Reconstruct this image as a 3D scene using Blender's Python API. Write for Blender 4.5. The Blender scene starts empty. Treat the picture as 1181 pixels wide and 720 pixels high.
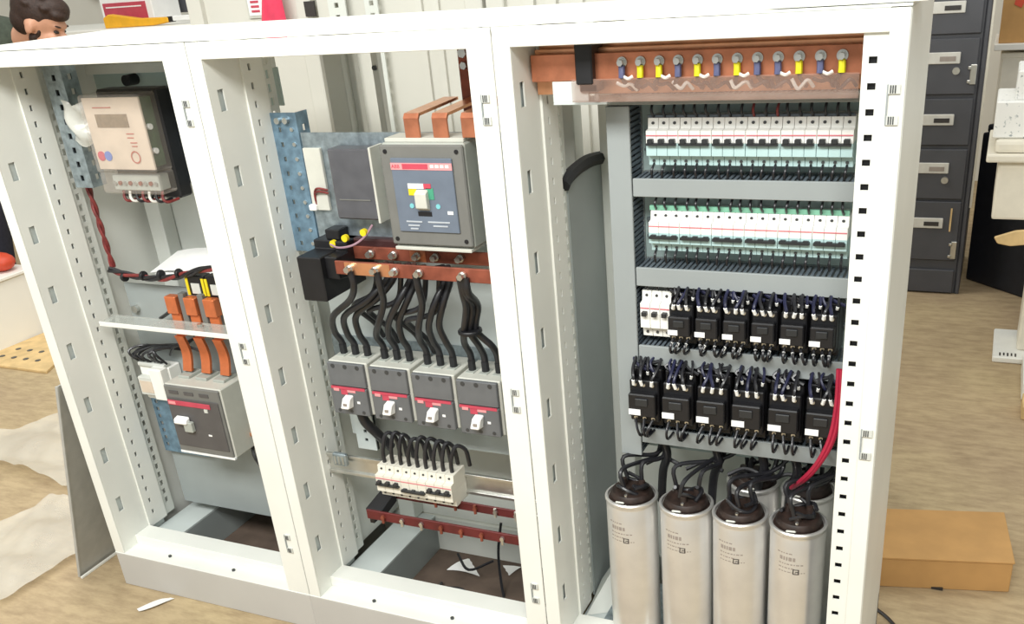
import bpy, bmesh, math, random
from mathutils import Vector, Matrix
random.seed(7)
SC = bpy.context.scene
COL = SC.collection
# ------------------------------------------------------------------ camera
cam_d = bpy.data.cameras.new('camera'); cam = bpy.data.objects.new('camera', cam_d); COL.objects.link(cam)
FPX, CX, CY = 1114.26, 632.66, 488.15
R0 = (0.91489457, 0.39646603, -0.07604349)
R1 = (0.11449167, -0.43546408, -0.89289567)
R2 = (-0.38711702, 0.80819905, -0.44379578)
M = Matrix(((R0[0], -R1[0], -R2[0], 0.1118), (R0[1], -R1[1], -R2[1], -1.3993), (R0[2], -R1[2], -R2[2], 1.3909), (0, 0, 0, 1)))
cam.matrix_world = M
cam_d.sensor_width = 36; cam_d.sensor_fit = 'HORIZONTAL'
cam_d.lens = FPX / 1181 * 36
cam_d.shift_x = (590.5 - CX) / 1181
cam_d.shift_y = (CY - 360) / 1181
cam_d.clip_start = 0.02
SC.camera = cam
# ------------------------------------------------------------------ light
SC.view_settings.view_transform = 'Standard'; SC.view_settings.look = 'None'
SC.view_settings.gamma = 1; SC.view_settings.use_curve_mapping = False
SC.view_settings.exposure = 0.36
W = bpy.data.worlds.new('world'); SC.world = W; W.use_nodes = True
W.node_tree.nodes['Background'].inputs[0].default_value = (0.97, 1.0, 0.965, 1)
W.node_tree.nodes['Background'].inputs[1].default_value = 0.44
def area(name, loc, target, sx, sy, power, col=(1, 1, 1)):
    d = bpy.data.lights.new(name, 'AREA'); d.shape = 'RECTANGLE'; d.size = sx; d.size_y = sy; d.energy = power; d.color = col
    o = bpy.data.objects.new(name, d); COL.objects.link(o); o.location = loc
    o.rotation_euler = (Vector(target) - Vector(loc)).to_track_quat('-Z', 'Y').to_euler()
    return o
area('ceiling_strip_light', (-0.6, -1.95, 2.75), (-0.6, 0.1, 1.0), 3.0, 0.7, 104, (1.0, 1.0, 0.97))
area('ceiling_strip_light', (-2.6, 1.2, 3.4), (-2.2, 0.9, 0.4), 2.4, 0.5, 52, (1.0, 0.98, 0.92))
area('ceiling_strip_light', (0.5, 2.4, 3.4), (0.4, 2.4, 0), 0.5, 2.0, 10, (1.0, 0.95, 0.88))

# ------------------------------------------------------------------ helpers
def srgb(r, g, b):
    f = lambda c: (c / 255) / 12.92 if c <= 10 else (((c / 255) + 0.055) / 1.055) ** 2.4
    return (f(r), f(g), f(b), 1)
MATS = {}
def mat(name, rgb, rough=0.5, metal=0.0, var=0.06, scale=30.0, bump=0.0, trans=0.0, coat=0.0, alpha=1.0, rgb2=None):
    if name in MATS: return MATS[name]
    m = bpy.data.materials.new(name); m.use_nodes = True
    nt = m.node_tree; b = nt.nodes['Principled BSDF']
    c = srgb(*rgb)
    tc = nt.nodes.new('ShaderNodeTexCoord'); nz = nt.nodes.new('ShaderNodeTexNoise')
    nz.inputs['Scale'].default_value = scale; nz.inputs['Detail'].default_value = 4
    nt.links.new(tc.outputs['Object'], nz.inputs['Vector'])
    rp = nt.nodes.new('ShaderNodeValToRGB')
    c2 = srgb(*rgb2) if rgb2 else tuple(min(1, x * (1 + var)) for x in c[:3]) + (1,)
    c1 = c if rgb2 else tuple(x * (1 - var) for x in c[:3]) + (1,)
    rp.color_ramp.elements[0].position = 0.35; rp.color_ramp.elements[1].position = 0.65
    rp.color_ramp.elements[0].color = c1; rp.color_ramp.elements[1].color = c2
    nt.links.new(nz.outputs['Fac'], rp.inputs['Fac']); nt.links.new(rp.outputs['Color'], b.inputs['Base Color'])
    b.inputs['Roughness'].default_value = rough; b.inputs['Metallic'].default_value = metal
    b.inputs['Transmission Weight'].default_value = trans; b.inputs['Coat Weight'].default_value = coat
    b.inputs['Alpha'].default_value = alpha
    if bump:
        bp = nt.nodes.new('ShaderNodeBump'); bp.inputs['Strength'].default_value = bump; bp.inputs['Distance'].default_value = 0.002
        nt.links.new(nz.outputs['Fac'], bp.inputs['Height']); nt.links.new(bp.outputs['Normal'], b.inputs['Normal'])
    MATS[name] = m; return m
def rootloc(p):
    while p is not None and p.parent is not None: p = p.parent
    return Vector(p.location) if p is not None else Vector((0, 0, 0))
class MB:
    def __init__(s): s.v = []; s.f = []
    def add(s, vs, fs):
        n = len(s.v); s.v += [tuple(v) for v in vs]; s.f += [tuple(i + n for i in f) for f in fs]; return s
    def box(s, x0, x1, y0, y1, z0, z1):
        return s.add([(x0, y0, z0), (x1, y0, z0), (x1, y1, z0), (x0, y1, z0), (x0, y0, z1), (x1, y0, z1), (x1, y1, z1), (x0, y1, z1)],
                     [(0, 3, 2, 1), (4, 5, 6, 7), (0, 1, 5, 4), (1, 2, 6, 5), (2, 3, 7, 6), (3, 0, 4, 7)])
    def hexa(s, p):
        return s.add(p, [(0, 3, 2, 1), (4, 5, 6, 7), (0, 1, 5, 4), (1, 2, 6, 5), (2, 3, 7, 6), (3, 0, 4, 7)])
    def prism(s, poly, axis, a, b):
        n = len(poly); vs = []
        for t in (a, b):
            for u, w in poly: vs.append({'x': (t, u, w), 'y': (u, t, w), 'z': (u, w, t)}[axis])
        return s.add(vs, [tuple(range(n))[::-1], tuple(range(n, 2 * n))] + [(i, (i + 1) % n, n + (i + 1) % n, n + i) for i in range(n)])
    def rings(s, rings, cap=True):
        n = len(rings[0]); vs = [v for r in rings for v in r]; fs = []
        for k in range(len(rings) - 1):
            for i in range(n): fs.append((k * n + i, k * n + (i + 1) % n, (k + 1) * n + (i + 1) % n, (k + 1) * n + i))
        if cap: fs += [tuple(range(n))[::-1], tuple(range((len(rings) - 1) * n, len(rings) * n))]
        return s.add(vs, fs)
    def cyl(s, p0, p1, r0, r1=None, n=14):
        p0 = Vector(p0); p1 = Vector(p1); r1 = r0 if r1 is None else r1
        d = (p1 - p0).normalized(); a = d.orthogonal().normalized(); b = d.cross(a)
        ring = lambda p, r: [p + (a * math.cos(t) + b * math.sin(t)) * r for t in [2 * math.pi * i / n for i in range(n)]]
        return s.rings([ring(p0, r0), ring(p1, r1)])
    def lathe(s, c, prof, n=28):
        return s.rings([[(c[0] + r * math.cos(2 * math.pi * i / n), c[1] + r * math.sin(2 * math.pi * i / n), c[2] + z) for i in range(n)] for r, z in prof])
    def tube(s, pts, r, n=7, seg=5, r1=None):
        P = [Vector(p) for p in pts]
        if len(P) > 2:
            Q = [P[0] * 2 - P[1]] + P + [P[-1] * 2 - P[-2]]; out = []
            for i in range(1, len(Q) - 2):
                a, b, c, d = Q[i - 1:i + 3]
                for k in range(seg):
                    t = k / seg
                    out.append(0.5 * ((2 * b) + (c - a) * t + (2 * a - 5 * b + 4 * c - d) * t * t + (3 * b - a - 3 * c + d) * t ** 3))
            out.append(P[-1]); P = out
        rings = []; nrm = None
        for i, p in enumerate(P):
            d = (P[min(i + 1, len(P) - 1)] - P[max(i - 1, 0)]).normalized()
            if nrm is None: nrm = d.orthogonal().normalized()
            nrm = (nrm - d * nrm.dot(d)).normalized(); b = d.cross(nrm)
            rr = r if r1 is None else r + (r1 - r) * i / (len(P) - 1)
            rings.append([p + (nrm * math.cos(2 * math.pi * k / n) + b * math.sin(2 * math.pi * k / n)) * rr for k in range(n)])
        return s.rings(rings)
    def ball(s, c, rx, ry=None, rz=None, nu=14, nv=9):
        ry = rx if ry is None else ry; rz = rx if rz is None else rz
        rs = []
        for j in range(nv + 1):
            ph = -math.pi / 2 + math.pi * j / nv; cr = max(math.cos(ph), 0.02)
            rs.append([(c[0] + rx * cr * math.cos(2 * math.pi * i / nu), c[1] + ry * cr * math.sin(2 * math.pi * i / nu), c[2] + rz * math.sin(ph)) for i in range(nu)])
        return s.rings(rs)
    def grid(s, nx, ny, fn, th=0.0):
        vs = [fn(i / nx, j / ny) for j in range(ny + 1) for i in range(nx + 1)]
        fs = [(j * (nx + 1) + i, j * (nx + 1) + i + 1, (j + 1) * (nx + 1) + i + 1, (j + 1) * (nx + 1) + i) for j in range(ny) for i in range(nx)]
        if th:
            n = len(vs); low = [(x, y, z - th) for x, y, z in vs]; fb = [tuple(k + n for k in f[::-1]) for f in fs]
            rim = [i for i in range(nx + 1)] + [j * (nx + 1) + nx for j in range(1, ny + 1)] + [ny * (nx + 1) + i for i in range(nx - 1, -1, -1)] + [j * (nx + 1) for j in range(ny - 1, 0, -1)]
            side = [(rim[(k + 1) % len(rim)], rim[k], rim[k] + n, rim[(k + 1) % len(rim)] + n) for k in range(len(rim))]
            vs = vs + low; fs = fs + fb + side
        return s.add(vs, fs)
    def perf(s, plane, c0, c1, u0, u1, z0, z1, h0, h1, holes):
        # plate with rectangular holes; plane 'x': constant X c0..c1, u = Y; plane 'y': constant Y c0..c1, u = X; holes (z_low, z_high)
        bx = (lambda a, b, p, q: s.box(c0, c1, a, b, p, q)) if plane == 'x' else (lambda a, b, p, q: s.box(a, b, c0, c1, p, q))
        bx(u0, h0, z0, z1); bx(h1, u1, z0, z1); z = z0
        for a, b in sorted(holes): bx(h0, h1, z, a); z = b
        bx(h0, h1, z, z1); return s
    def xf(s, m):
        s.v = [tuple(m @ Vector(v)) for v in s.v]; return s
    def build(s, name, m, parent=None, smooth=False, bevel=0.0, seg=1):
        L = rootloc(parent); me = bpy.data.meshes.new(name)
        me.from_pydata([tuple(Vector(v) - L) for v in s.v], [], s.f)
        bm = bmesh.new(); bm.from_mesh(me); bmesh.ops.recalc_face_normals(bm, faces=bm.faces)
        if bevel: bmesh.ops.bevel(bm, geom=bm.edges[:], offset=bevel, segments=seg, affect='EDGES', profile=0.6)
        bm.to_mesh(me); bm.free()
        if smooth:
            me.polygons.foreach_set('use_smooth', [True] * len(me.polygons)); me.set_sharp_from_angle(angle=0.7)
        me.materials.append(MATS[m] if isinstance(m, str) else m)
        o = bpy.data.objects.new(name, me); COL.objects.link(o); o.parent = parent
        return o
def tag(o, label=None, cat=None, group=None, kind=None):
    if label: o['label'] = label
    if cat: o['category'] = cat
    if group: o['group'] = group
    if kind: o['kind'] = kind
    return o
def thing(name, label, cat, loc=(0, 0, 0), group=None):
    o = bpy.data.objects.new(name, None); o.empty_display_size = 0.02; COL.objects.link(o); o.location = loc
    return tag(o, label, cat, group)
def struct(o): o['kind'] = 'structure'; return o
def copy_tree(o, parent=None):
    c = o.copy(); COL.objects.link(c); c.parent = parent
    for ch in [x for x in o.children]: copy_tree(ch, c)
    return c
def text(s, size, m, parent, origin, xdir=(1, 0, 0), updir=(0, 0, 1), name='lettering', align='LEFT', ext=0.0002):
    cu = bpy.data.curves.new(name, 'FONT'); cu.body = s; cu.size = size; cu.extrude = ext; cu.align_x = align; cu.resolution_u = 2
    t = bpy.data.objects.new(name, cu); COL.objects.link(t)
    me = bpy.data.meshes.new_from_object(t); bpy.data.objects.remove(t); bpy.data.curves.remove(cu)
    x = Vector(xdir).normalized(); u = Vector(updir).normalized(); n = x.cross(u); L = rootloc(parent)
    for v in me.vertices: v.co = Vector(origin) + x * v.co.x + u * v.co.y + n * v.co.z - L
    me.materials.clear(); me.materials.append(MATS[m]); me.name = name
    o = bpy.data.objects.new(name, me); COL.objects.link(o); o.parent = parent; return o
ORD = ['first', 'second', 'third', 'fourth', 'fifth', 'sixth', 'seventh', 'eighth', 'ninth', 'tenth', 'eleventh', 'twelfth', 'thirteenth', 'fourteenth', 'fifteenth', 'sixteenth', 'seventeenth', 'eighteenth']

# ------------------------------------------------------------------ materials
mat('white_paint', (232, 233, 226), 0.42, var=0.03, scale=6)
mat('panel_paint', (214, 217, 210), 0.5, var=0.04, scale=5)
mat('back_paint', (208, 206, 196), 0.6, var=0.03, scale=4)
mat('plinth_paint', (188, 186, 181), 0.5, var=0.03, scale=5)
mat('grey_plate', (150, 157, 156), 0.5, var=0.05, scale=8)
mat('light_plate', (196, 204, 202), 0.5, var=0.05, scale=8)
mat('teal_plate', (178, 196, 192), 0.5, var=0.05, scale=8)
mat('galv', (158, 170, 176), 0.38, 0.75, var=0.25, scale=60, bump=0.1)
mat('galv_blue', (120, 148, 168), 0.4, 0.55, var=0.25, scale=50, bump=0.1)
mat('hole_shade', (58, 62, 64), 0.6, 0.3)  # dark tone put behind perforations in place of shade
mat('steel', (205, 205, 200), 0.28, 0.9, var=0.08)
mat('copper', (204, 132, 100), 0.38, 0.75, var=0.2, scale=25)
mat('copper_orange', (224, 128, 82), 0.4, 0.6, var=0.15, scale=25)
mat('copper_dark', (144, 80, 62), 0.5, 0.45, var=0.25, scale=30)
mat('copper_bright', (236, 172, 130), 0.3, 0.85, var=0.15, scale=20)
mat('brown_bar', (96, 36, 36), 0.5, 0.2, var=0.2)
mat('duct_grey', (146, 152, 152), 0.55, var=0.03, scale=10)
mat('duct_fin', (96, 106, 114), 0.6, var=0.1)
mat('mcb_white', (236, 236, 230), 0.45, var=0.02)
mat('mcb_cream', (224, 220, 206), 0.45, var=0.02)
mat('mcb_teal', (174, 202, 202), 0.45, var=0.03)
mat('mcb_grey', (200, 202, 196), 0.45, var=0.04)
mat('red_print', (190, 70, 88), 0.5)
mat('red_stripe', (208, 116, 124), 0.5)
mat('pink_print', (224, 150, 152), 0.5)
mat('black_plastic', (22, 22, 25), 0.45, var=0.2)
mat('handle_black', (40, 42, 44), 0.4)
mat('screw_dark', (78, 80, 82), 0.4, 0.5)
mat('cable_black', (30, 30, 34), 0.42, var=0.2, coat=0.2)
mat('cable_blue', (34, 36, 62), 0.42, var=0.2)
mat('cable_red', (176, 36, 66), 0.45)
mat('cable_darkred', (120, 46, 44), 0.5, var=0.3, scale=80)
mat('cable_white', (226, 224, 216), 0.5)
mat('ferrule_white', (240, 240, 236), 0.5)
mat('label_white', (242, 242, 240), 0.5)
mat('breaker_grey', (112, 112, 108), 0.5, var=0.05)
mat('breaker_face', (100, 102, 104), 0.42, var=0.06)
mat('breaker_blue', (104, 114, 128), 0.4, var=0.05)
mat('breaker_light', (196, 196, 186), 0.5, var=0.04)
mat('breaker_side', (168, 172, 164), 0.5, var=0.04)
mat('smoke', (92, 92, 96), 0.3, var=0.1, alpha=0.82)
mat('clear_cover', (206, 196, 186), 0.25, var=0.05, alpha=0.22)
mat('clear_plate', (200, 204, 198), 0.2, var=0.04, alpha=0.45)
mat('bus_shield', (176, 146, 132), 0.2, var=0.12, alpha=0.26)
mat('meter_face', (206, 190, 172), 0.45, var=0.05)
mat('lcd', (126, 108, 84), 0.3, var=0.15, scale=120)
mat('pcb_green', (62, 92, 58), 0.5, var=0.3, scale=60)
mat('blue_print', (96, 122, 190), 0.5)
mat('yellow', (226, 204, 30), 0.5)
mat('orange_yellow', (238, 176, 36), 0.5)
mat('sleeve_yellow', (216, 206, 24), 0.5)
mat('sleeve_blue', (84, 88, 122), 0.5)
mat('aluminium', (222, 220, 216), 0.3, 0.7, var=0.06, scale=14)
mat('cap_top', (44, 32, 27), 0.5, var=0.4, scale=60)
mat('print_grey', (150, 140, 132), 0.6)
mat('print_dark', (52, 48, 46), 0.6)
mat('print_faint', (178, 184, 190), 0.6)
mat('paper', (240, 240, 238), 0.7, var=0.02)
mat('rubber', (30, 31, 33), 0.7)
mat('cream', (226, 220, 204), 0.55, var=0.03)
mat('locker', (74, 75, 80), 0.5, var=0.06, scale=12)
mat('locker_label', (206, 204, 196), 0.5)
mat('cardboard', (192, 148, 92), 0.8, var=0.06, scale=14)
mat('wood', (214, 184, 132), 0.7, var=0.12, scale=20)
mat('plastic_sheet', (236, 232, 220), 0.35, var=0.05, scale=12, alpha=0.30, bump=0.3)
mat('black_bag', (24, 26, 34), 0.6, var=0.15)
mat('skin', (214, 160, 132), 0.5, var=0.05)
mat('hair', (52, 34, 26), 0.6, var=0.3, scale=160, bump=0.6)
mat('shirt', (66, 74, 62), 0.8, var=0.15, scale=60)
mat('trousers', (38, 40, 54), 0.8, var=0.15, scale=60)
mat('red_cloth', (222, 60, 92), 0.7, var=0.1)
mat('red_tool', (206, 74, 46), 0.5, var=0.1)
mat('pattern_box', (238, 238, 234), 0.6, scale=70, rgb2=(150, 158, 160))
MATS['pattern_box'].node_tree.nodes['Color Ramp'].color_ramp.elements[0].position = 0.62
MATS['pattern_box'].node_tree.nodes['Color Ramp'].color_ramp.elements[1].position = 0.72
mat('wall_paint', (236, 234, 226), 0.7, var=0.03, scale=2)
# floor: dusty tan concrete, with stains of their own
fm = mat('floor_concrete', (172, 150, 120), 0.75, scale=1.6, rgb2=(192, 172, 134), bump=0.05)
nt = fm.node_tree; b = nt.nodes['Principled BSDF']
n2 = nt.nodes.new('ShaderNodeTexNoise'); n2.inputs['Scale'].default_value = 22; n2.inputs['Detail'].default_value = 8; n2.inputs['Roughness'].default_value = 0.7
mp = nt.nodes.new('ShaderNodeMapping'); mp.inputs['Scale'].default_value = (0.5, 1.6, 1)
tc = nt.nodes['Texture Coordinate']; nt.links.new(tc.outputs['Object'], mp.inputs['Vector']); nt.links.new(mp.outputs['Vector'], n2.inputs['Vector'])
r2 = nt.nodes.new('ShaderNodeValToRGB'); r2.color_ramp.elements[0].position = 0.3; r2.color_ramp.elements[1].position = 0.6
r2.color_ramp.elements[0].color = (0.58, 0.54, 0.51, 1); r2.color_ramp.elements[1].color = (1, 1, 1, 1)
mx = nt.nodes.new('ShaderNodeMixRGB'); mx.blend_type = 'MULTIPLY'; mx.inputs['Fac'].default_value = 0.8
nt.links.new(n2.outputs['Fac'], r2.inputs['Fac']); nt.links.new(nt.nodes['Color Ramp'].outputs['Color'], mx.inputs['Color1']); nt.links.new(r2.outputs['Color'], mx.inputs['Color2'])
nt.links.new(mx.outputs['Color'], b.inputs['Base Color'])

# ------------------------------------------------------------------ setting
struct(MB().box(-7.5, 3.5, -3.5, 5.2, -0.05, 0).build('floor', 'floor_concrete'))
struct(MB().box(-7.5, 3.5, 4.6, 4.7, 0, 3.6).build('wall_back', 'wall_paint'))
struct(MB().box(-7.5, -7.4, -3.5, 4.6, 0, 3.6).build('wall_left', 'wall_paint'))

# ------------------------------------------------------------------ enclosures
D = 0.40; ZB = 0.10; ZT = 1.255; ZR = 1.284
SLOTZ = [1.182 - 0.1365 * i for i in range(8)]
def hinge(p, x, z, h=0.036, w=0.012):
    o = MB().box(x - 0.0010, x + 0.0010, -0.003, 0.002, z - h / 2, z + h / 2).build('hinge', 'duct_grey', p)
    for dz in (h / 2 - 0.006, -h / 2 + 0.006):
        MB().box(x + 0.001, x + w, -0.003, 0.001, z + dz - 0.006, z + dz + 0.006).build('hinge_leaf', 'mcb_grey', o)
        for k in range(3): MB().box(x + 0.003 + k * 0.003, x + 0.0045 + k * 0.003, -0.0038, -0.003, z + dz - 0.005, z + dz + 0.005).build('hinge_pin', 'screw_dark', o)
def enclosure(i, l, label, narrow_right):
    r = l + 0.6; sw = (0.059, 0.045, 0.026)[i]
    t = thing('electrical_enclosure', label, 'enclosure', (l + 0.3, 0.2, 0), 'row of three open white enclosures')
    # plinth
    MB().box(l, r, 0.0, 0.016, 0, ZB - 0.003).build('plinth_front', 'plinth_paint', t, bevel=0.002)
    MB().box(l, r, D - 0.016, D, 0, ZB - 0.003).build('plinth_back', 'panel_paint', t)
    MB().box(l + 0.102, l + 0.114, 0.016, D - 0.016, 0, ZB - 0.003).build('plinth_side', 'grey_plate', t)
    MB().box(r - 0.06, r - 0.048, 0.016, D - 0.016, 0, ZB - 0.003).build('plinth_side', 'grey_plate', t)
    MB().box(l + 0.028, l + 0.114, 0.09, D - 0.016, ZB - 0.003, ZB + 0.002).build('base_flange', 'light_plate', t)
    MB().box(r - 0.062, r - 0.02, 0.09, D - 0.016, ZB - 0.003, ZB + 0.002).build('base_flange', 'light_plate', t)
    # sill: ledge, riser and inner lip
    sl = MB().box(l + 0.0, r, -0.001, 0.050, ZB - 0.003, ZB).box(l + 0.03, r - 0.02, 0.046, 0.050, ZB, 0.122).box(l + 0.03, r - 0.02, 0.046, 0.095, 0.122, 0.126)
    sl.build('sill', 'white_paint', t, bevel=0.0008)
    for k in (0.16, 0.36): MB().cyl((l + k, 0.024, ZB), (l + k, 0.024, ZB + 0.004), 0.004).build('screw', 'screw_dark', t, True)
    # left stile: lip, slotted web, perforated strip, perforated edge
    MB().box(l + 0.001, l + 0.03, 0.0, 0.004, ZB, ZR).build('stile_lip', 'white_paint', t, bevel=0.001)
    MB().perf('x', l + 0.027, l + 0.03, 0.004, 0.095, ZB, ZT + 0.02, 0.024, 0.040, [(z - 0.019, z + 0.019) for z in SLOTZ]).build('slotted_web', 'white_paint', t)
    n = int((ZT - 0.14) / 0.0335)
    MB().perf('x', l + 0.030, l + 0.034, 0.095, 0.155, ZB + 0.02, ZT + 0.02, 0.113, 0.120, [(0.15 + 0.0335 * k, 0.162 + 0.0335 * k) for k in range(n)]).build('perforated_strip', 'white_paint', t)
    MB().perf('x', l + 0.024, l + 0.027, 0.155, 0.19, ZB + 0.02, ZT + 0.02, 0.168, 0.178, [(0.15 + 0.025 * k, 0.165 + 0.025 * k) for k in range(int((ZT - .14) / .025))]).build('perforated_edge', 'panel_paint', t)
    MB().box(l + 0.019, l + 0.0235, 0.01, 0.15, ZB, ZT + 0.02).build('added_backing', 'light_plate', t)  # added strip behind the slots, its tone sets how shaded they look
    # right stile
    if narrow_right:
        MB().box(r - 0.026, r - 0.001, 0.0, 0.004, ZB, ZR).build('stile_lip', 'white_paint', t, bevel=0.001)
        MB().perf('y', 0.006, 0.009, r - 0.058, r - 0.024, ZB + 0.005, ZT + 0.02, r - 0.050, r - 0.039, [(1.221 - 0.0335 * k - 0.0045, 1.221 - 0.0335 * k + 0.0045) for k in range(32)]).build('perforated_strip', 'white_paint', t)
        MB().box(r - 0.056, r - 0.028, 0.014, 0.020, ZB + 0.005, ZT + 0.02).build('added_backing', 'black_plastic', t)  # added black strip, stands for the cavity's shade behind the holes
        MB().box(r - 0.030, r - 0.026, 0.020, 0.18, ZB + 0.005, ZT + 0.02).build('slotted_web', 'panel_paint', t)
    else:
        MB().box(r - sw, r - 0.001, 0.0, 0.004, ZB, ZR).build('stile_lip', 'white_paint', t, bevel=0.001)
        MB().box(r - sw, r - sw + 0.004, 0.004, 0.04, ZB, ZT + 0.02).build('stile_return', 'white_paint', t)
    MB().box(l + 0.03, r - sw, 0.0, 0.004, ZT, ZR).build('top_rail', 'white_paint', t, bevel=0.001)
    MB().box(l + 0.03, r - sw, 0.004, 0.04, ZT, ZT + 0.004).build('top_rail_return', 'white_paint', t)
    # roof sheet, slightly dished along its length
    MB().grid(12, 6, lambda u, v: (l + 0.6 * u, 0.4 * v, 1.2885 - 0.010 * math.sin(math.pi * u) * (1 - abs(2 * v - 1)) ** 0.5), 0.003).build('roof_sheet', 'white_paint', t, True)
    # back
    MB().box(l + 0.002, r - 0.002, D - 0.006, D, ZB, (0.88, 0.90, 0.70)[i]).build('back_panel', 'panel_paint', t)
    if i == 0: MB().box(l + 0.002, -1.50, D - 0.006, D, 0.88, ZR).build('back_panel', 'panel_paint', t)
    MB().box(l + 0.03, l + 0.075, D - 0.05, D - 0.007, ZB + 0.003, ZT + 0.02).build('back_post', 'panel_paint', t, bevel=0.002)
    MB().box(r - 0.06, r - 0.02, D - 0.05, D - 0.007, ZB + 0.003, (0.88, ZT + 0.02, ZT + 0.02)[i]).build('back_post', 'panel_paint', t, bevel=0.002)
    return t
E1 = enclosure(0, -1.8, 'leftmost open white enclosure holding the energy meter and one grey breaker', False)
E2 = enclosure(1, -1.2, 'middle open white enclosure with copper busbars above four grey breakers', False)
E3 = enclosure(2, -0.6, 'rightmost open white enclosure with rows of breakers above silver capacitors', True)
MB().box(-1.8, -1.796, 0.004, D, 0.0, ZR).build('side_panel', 'white_paint', E1)
MB().box(-0.004, 0.0, 0.004, D, 0.0, ZR).build('side_panel', 'white_paint', E3, bevel=0.0015)
MB().box(-1.199, -1.195, 0.19, D - 0.01, ZB + 0.01, 0.88).build('side_panel', 'panel_paint', E2)
# partition with black edge trim between the middle and right enclosures
MB().box(-0.574, -0.570, 0.185, D - 0.01, ZB + 0.01, 1.010).build('partition', 'grey_plate', E3)
MB().tube([(-0.572, 0.172, 1.006), (-0.572, 0.20, 1.018), (-0.572, 0.28, 1.024), (-0.572, D - 0.012, 1.012)], 0.0125).build('edge_trim', 'rubber', E3, True)
for x in (-1.128, -1.070): MB().box(x, x + 0.015, 0.375, 0.394, 0.85, ZT).build('back_rib', 'white_paint', E2, bevel=0.002)
MB().cyl((-1.062, 0.375, 1.19), (-1.062, 0.370, 1.19), 0.005).build('screw', 'screw_dark', E2, True)
MB().box(-1.765, -1.25, 0.28, 0.30, 1.206, 1.226).build('top_back_rail', 'white_paint', E1, bevel=0.001)
MB().cyl((-1.641, 0.30, 1.192), (-1.641, 0.27, 1.192), 0.012).build('rail_knob', 'black_plastic', E1, True)
MB().box(-1.765, -1.25, 0.300, 0.304, 1.13, 1.206).build('rail_web', 'teal_plate', E1)
for e, xs, zs in ((E1, -1.232, (1.165, 0.695, 0.235)), (E2, -0.626, (1.165, 0.66, 0.235))):
    for z in zs: hinge(e, xs, z, 0.046, 0.014)
for z in (1.165, 0.655): hinge(E3, -0.0225, z, 0.052, 0.016)

# ------------------------------------------------------------------ small shared builders
def bolt(p, x, y, z, r=0.0065, name='bolt', d=0.012):
    o = MB().cyl((x, y, z), (x, y - d * 0.35, z), r * 1.25, n=14).cyl((x, y - d * 0.3, z), (x, y - d, z), r, n=6).build(name, 'steel', p, True); return o
def wire(pts, r, m, label, group, name='wire', cat='wire', n=6, seg=5, tip=None):
    o = MB().tube(pts, r, n, seg).build(name, m, None, True); tag(o, label, cat, group)
    if tip:
        a, b, rr, mm = tip
        MB().cyl(a, b, rr, n=8).build('sleeve', mm, o, True)
    return o

# ------------------------------------------------------------------ breaker prototypes
def mcb_pole(mb, x0, x1, lower=False):
    up = [(0.0, 0.0), (0.0, 0.0225), (0.012, 0.0245), (0.014, 0.0425), (0.062, 0.0425), (0.062, 0.0)]
    dn = [(0.0, 0.0), (0.062, 0.0), (0.062, -0.0425), (0.014, -0.0425), (0.012, -0.0245), (0.0, -0.0225)]
    mb.prism(dn if lower else up, 'x', x0, x1)
def make_mcb(label, poles=3, w=0.0179, lowmat='mcb_teal', on=True, group=None, screws=True):
    t = thing('circuit_breaker', label, 'breaker', (0, 0, 0), group)
    for k in range(poles):
        um = 'mcb_cream' if lowmat == 'mcb_cream' else 'mcb_white'; a, b = k * w + 0.0003, (k + 1) * w - 0.0003
        u = MB(); mcb_pole(u, a, b); u.build('pole_upper', um, t, bevel=0.0004)
        d = MB(); mcb_pole(d, a, b, True); d.build('pole_lower', lowmat, t, bevel=0.0004)
        c = (a + b) / 2
        MB().box(c - 0.0045, c + 0.0045, -0.009 if on else -0.006, 0.001, 0.001 if on else -0.010, 0.009 if on else -0.003).build('toggle', 'handle_black', t, bevel=0.0008)
        if screws:
            for z in (0.034, -0.034): MB().cyl((c, 0.015, z), (c, 0.0115, z), 0.0026, n=10).build('terminal_screw', 'screw_dark', t, True)
    MB().box(0.001, poles * w - 0.001, -0.0008, 0.0004, 0.0130, 0.0152).build('red_stripe', 'red_stripe', t)
    if poles > 1:
        MB().box(0.0025, poles * w - 0.0025, -0.0075, -0.0005, -0.003 if on else -0.011, 0.0015 if on else -0.005).build('tie_bar', 'handle_black', t, bevel=0.0006)
    return t
def place(proto, used, loc, label, scale=None):
    o = proto if not used[0] else copy_tree(proto)
    used[0] = True; o.location = loc; o['label'] = label
    if scale: o.scale = scale
    return o

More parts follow.
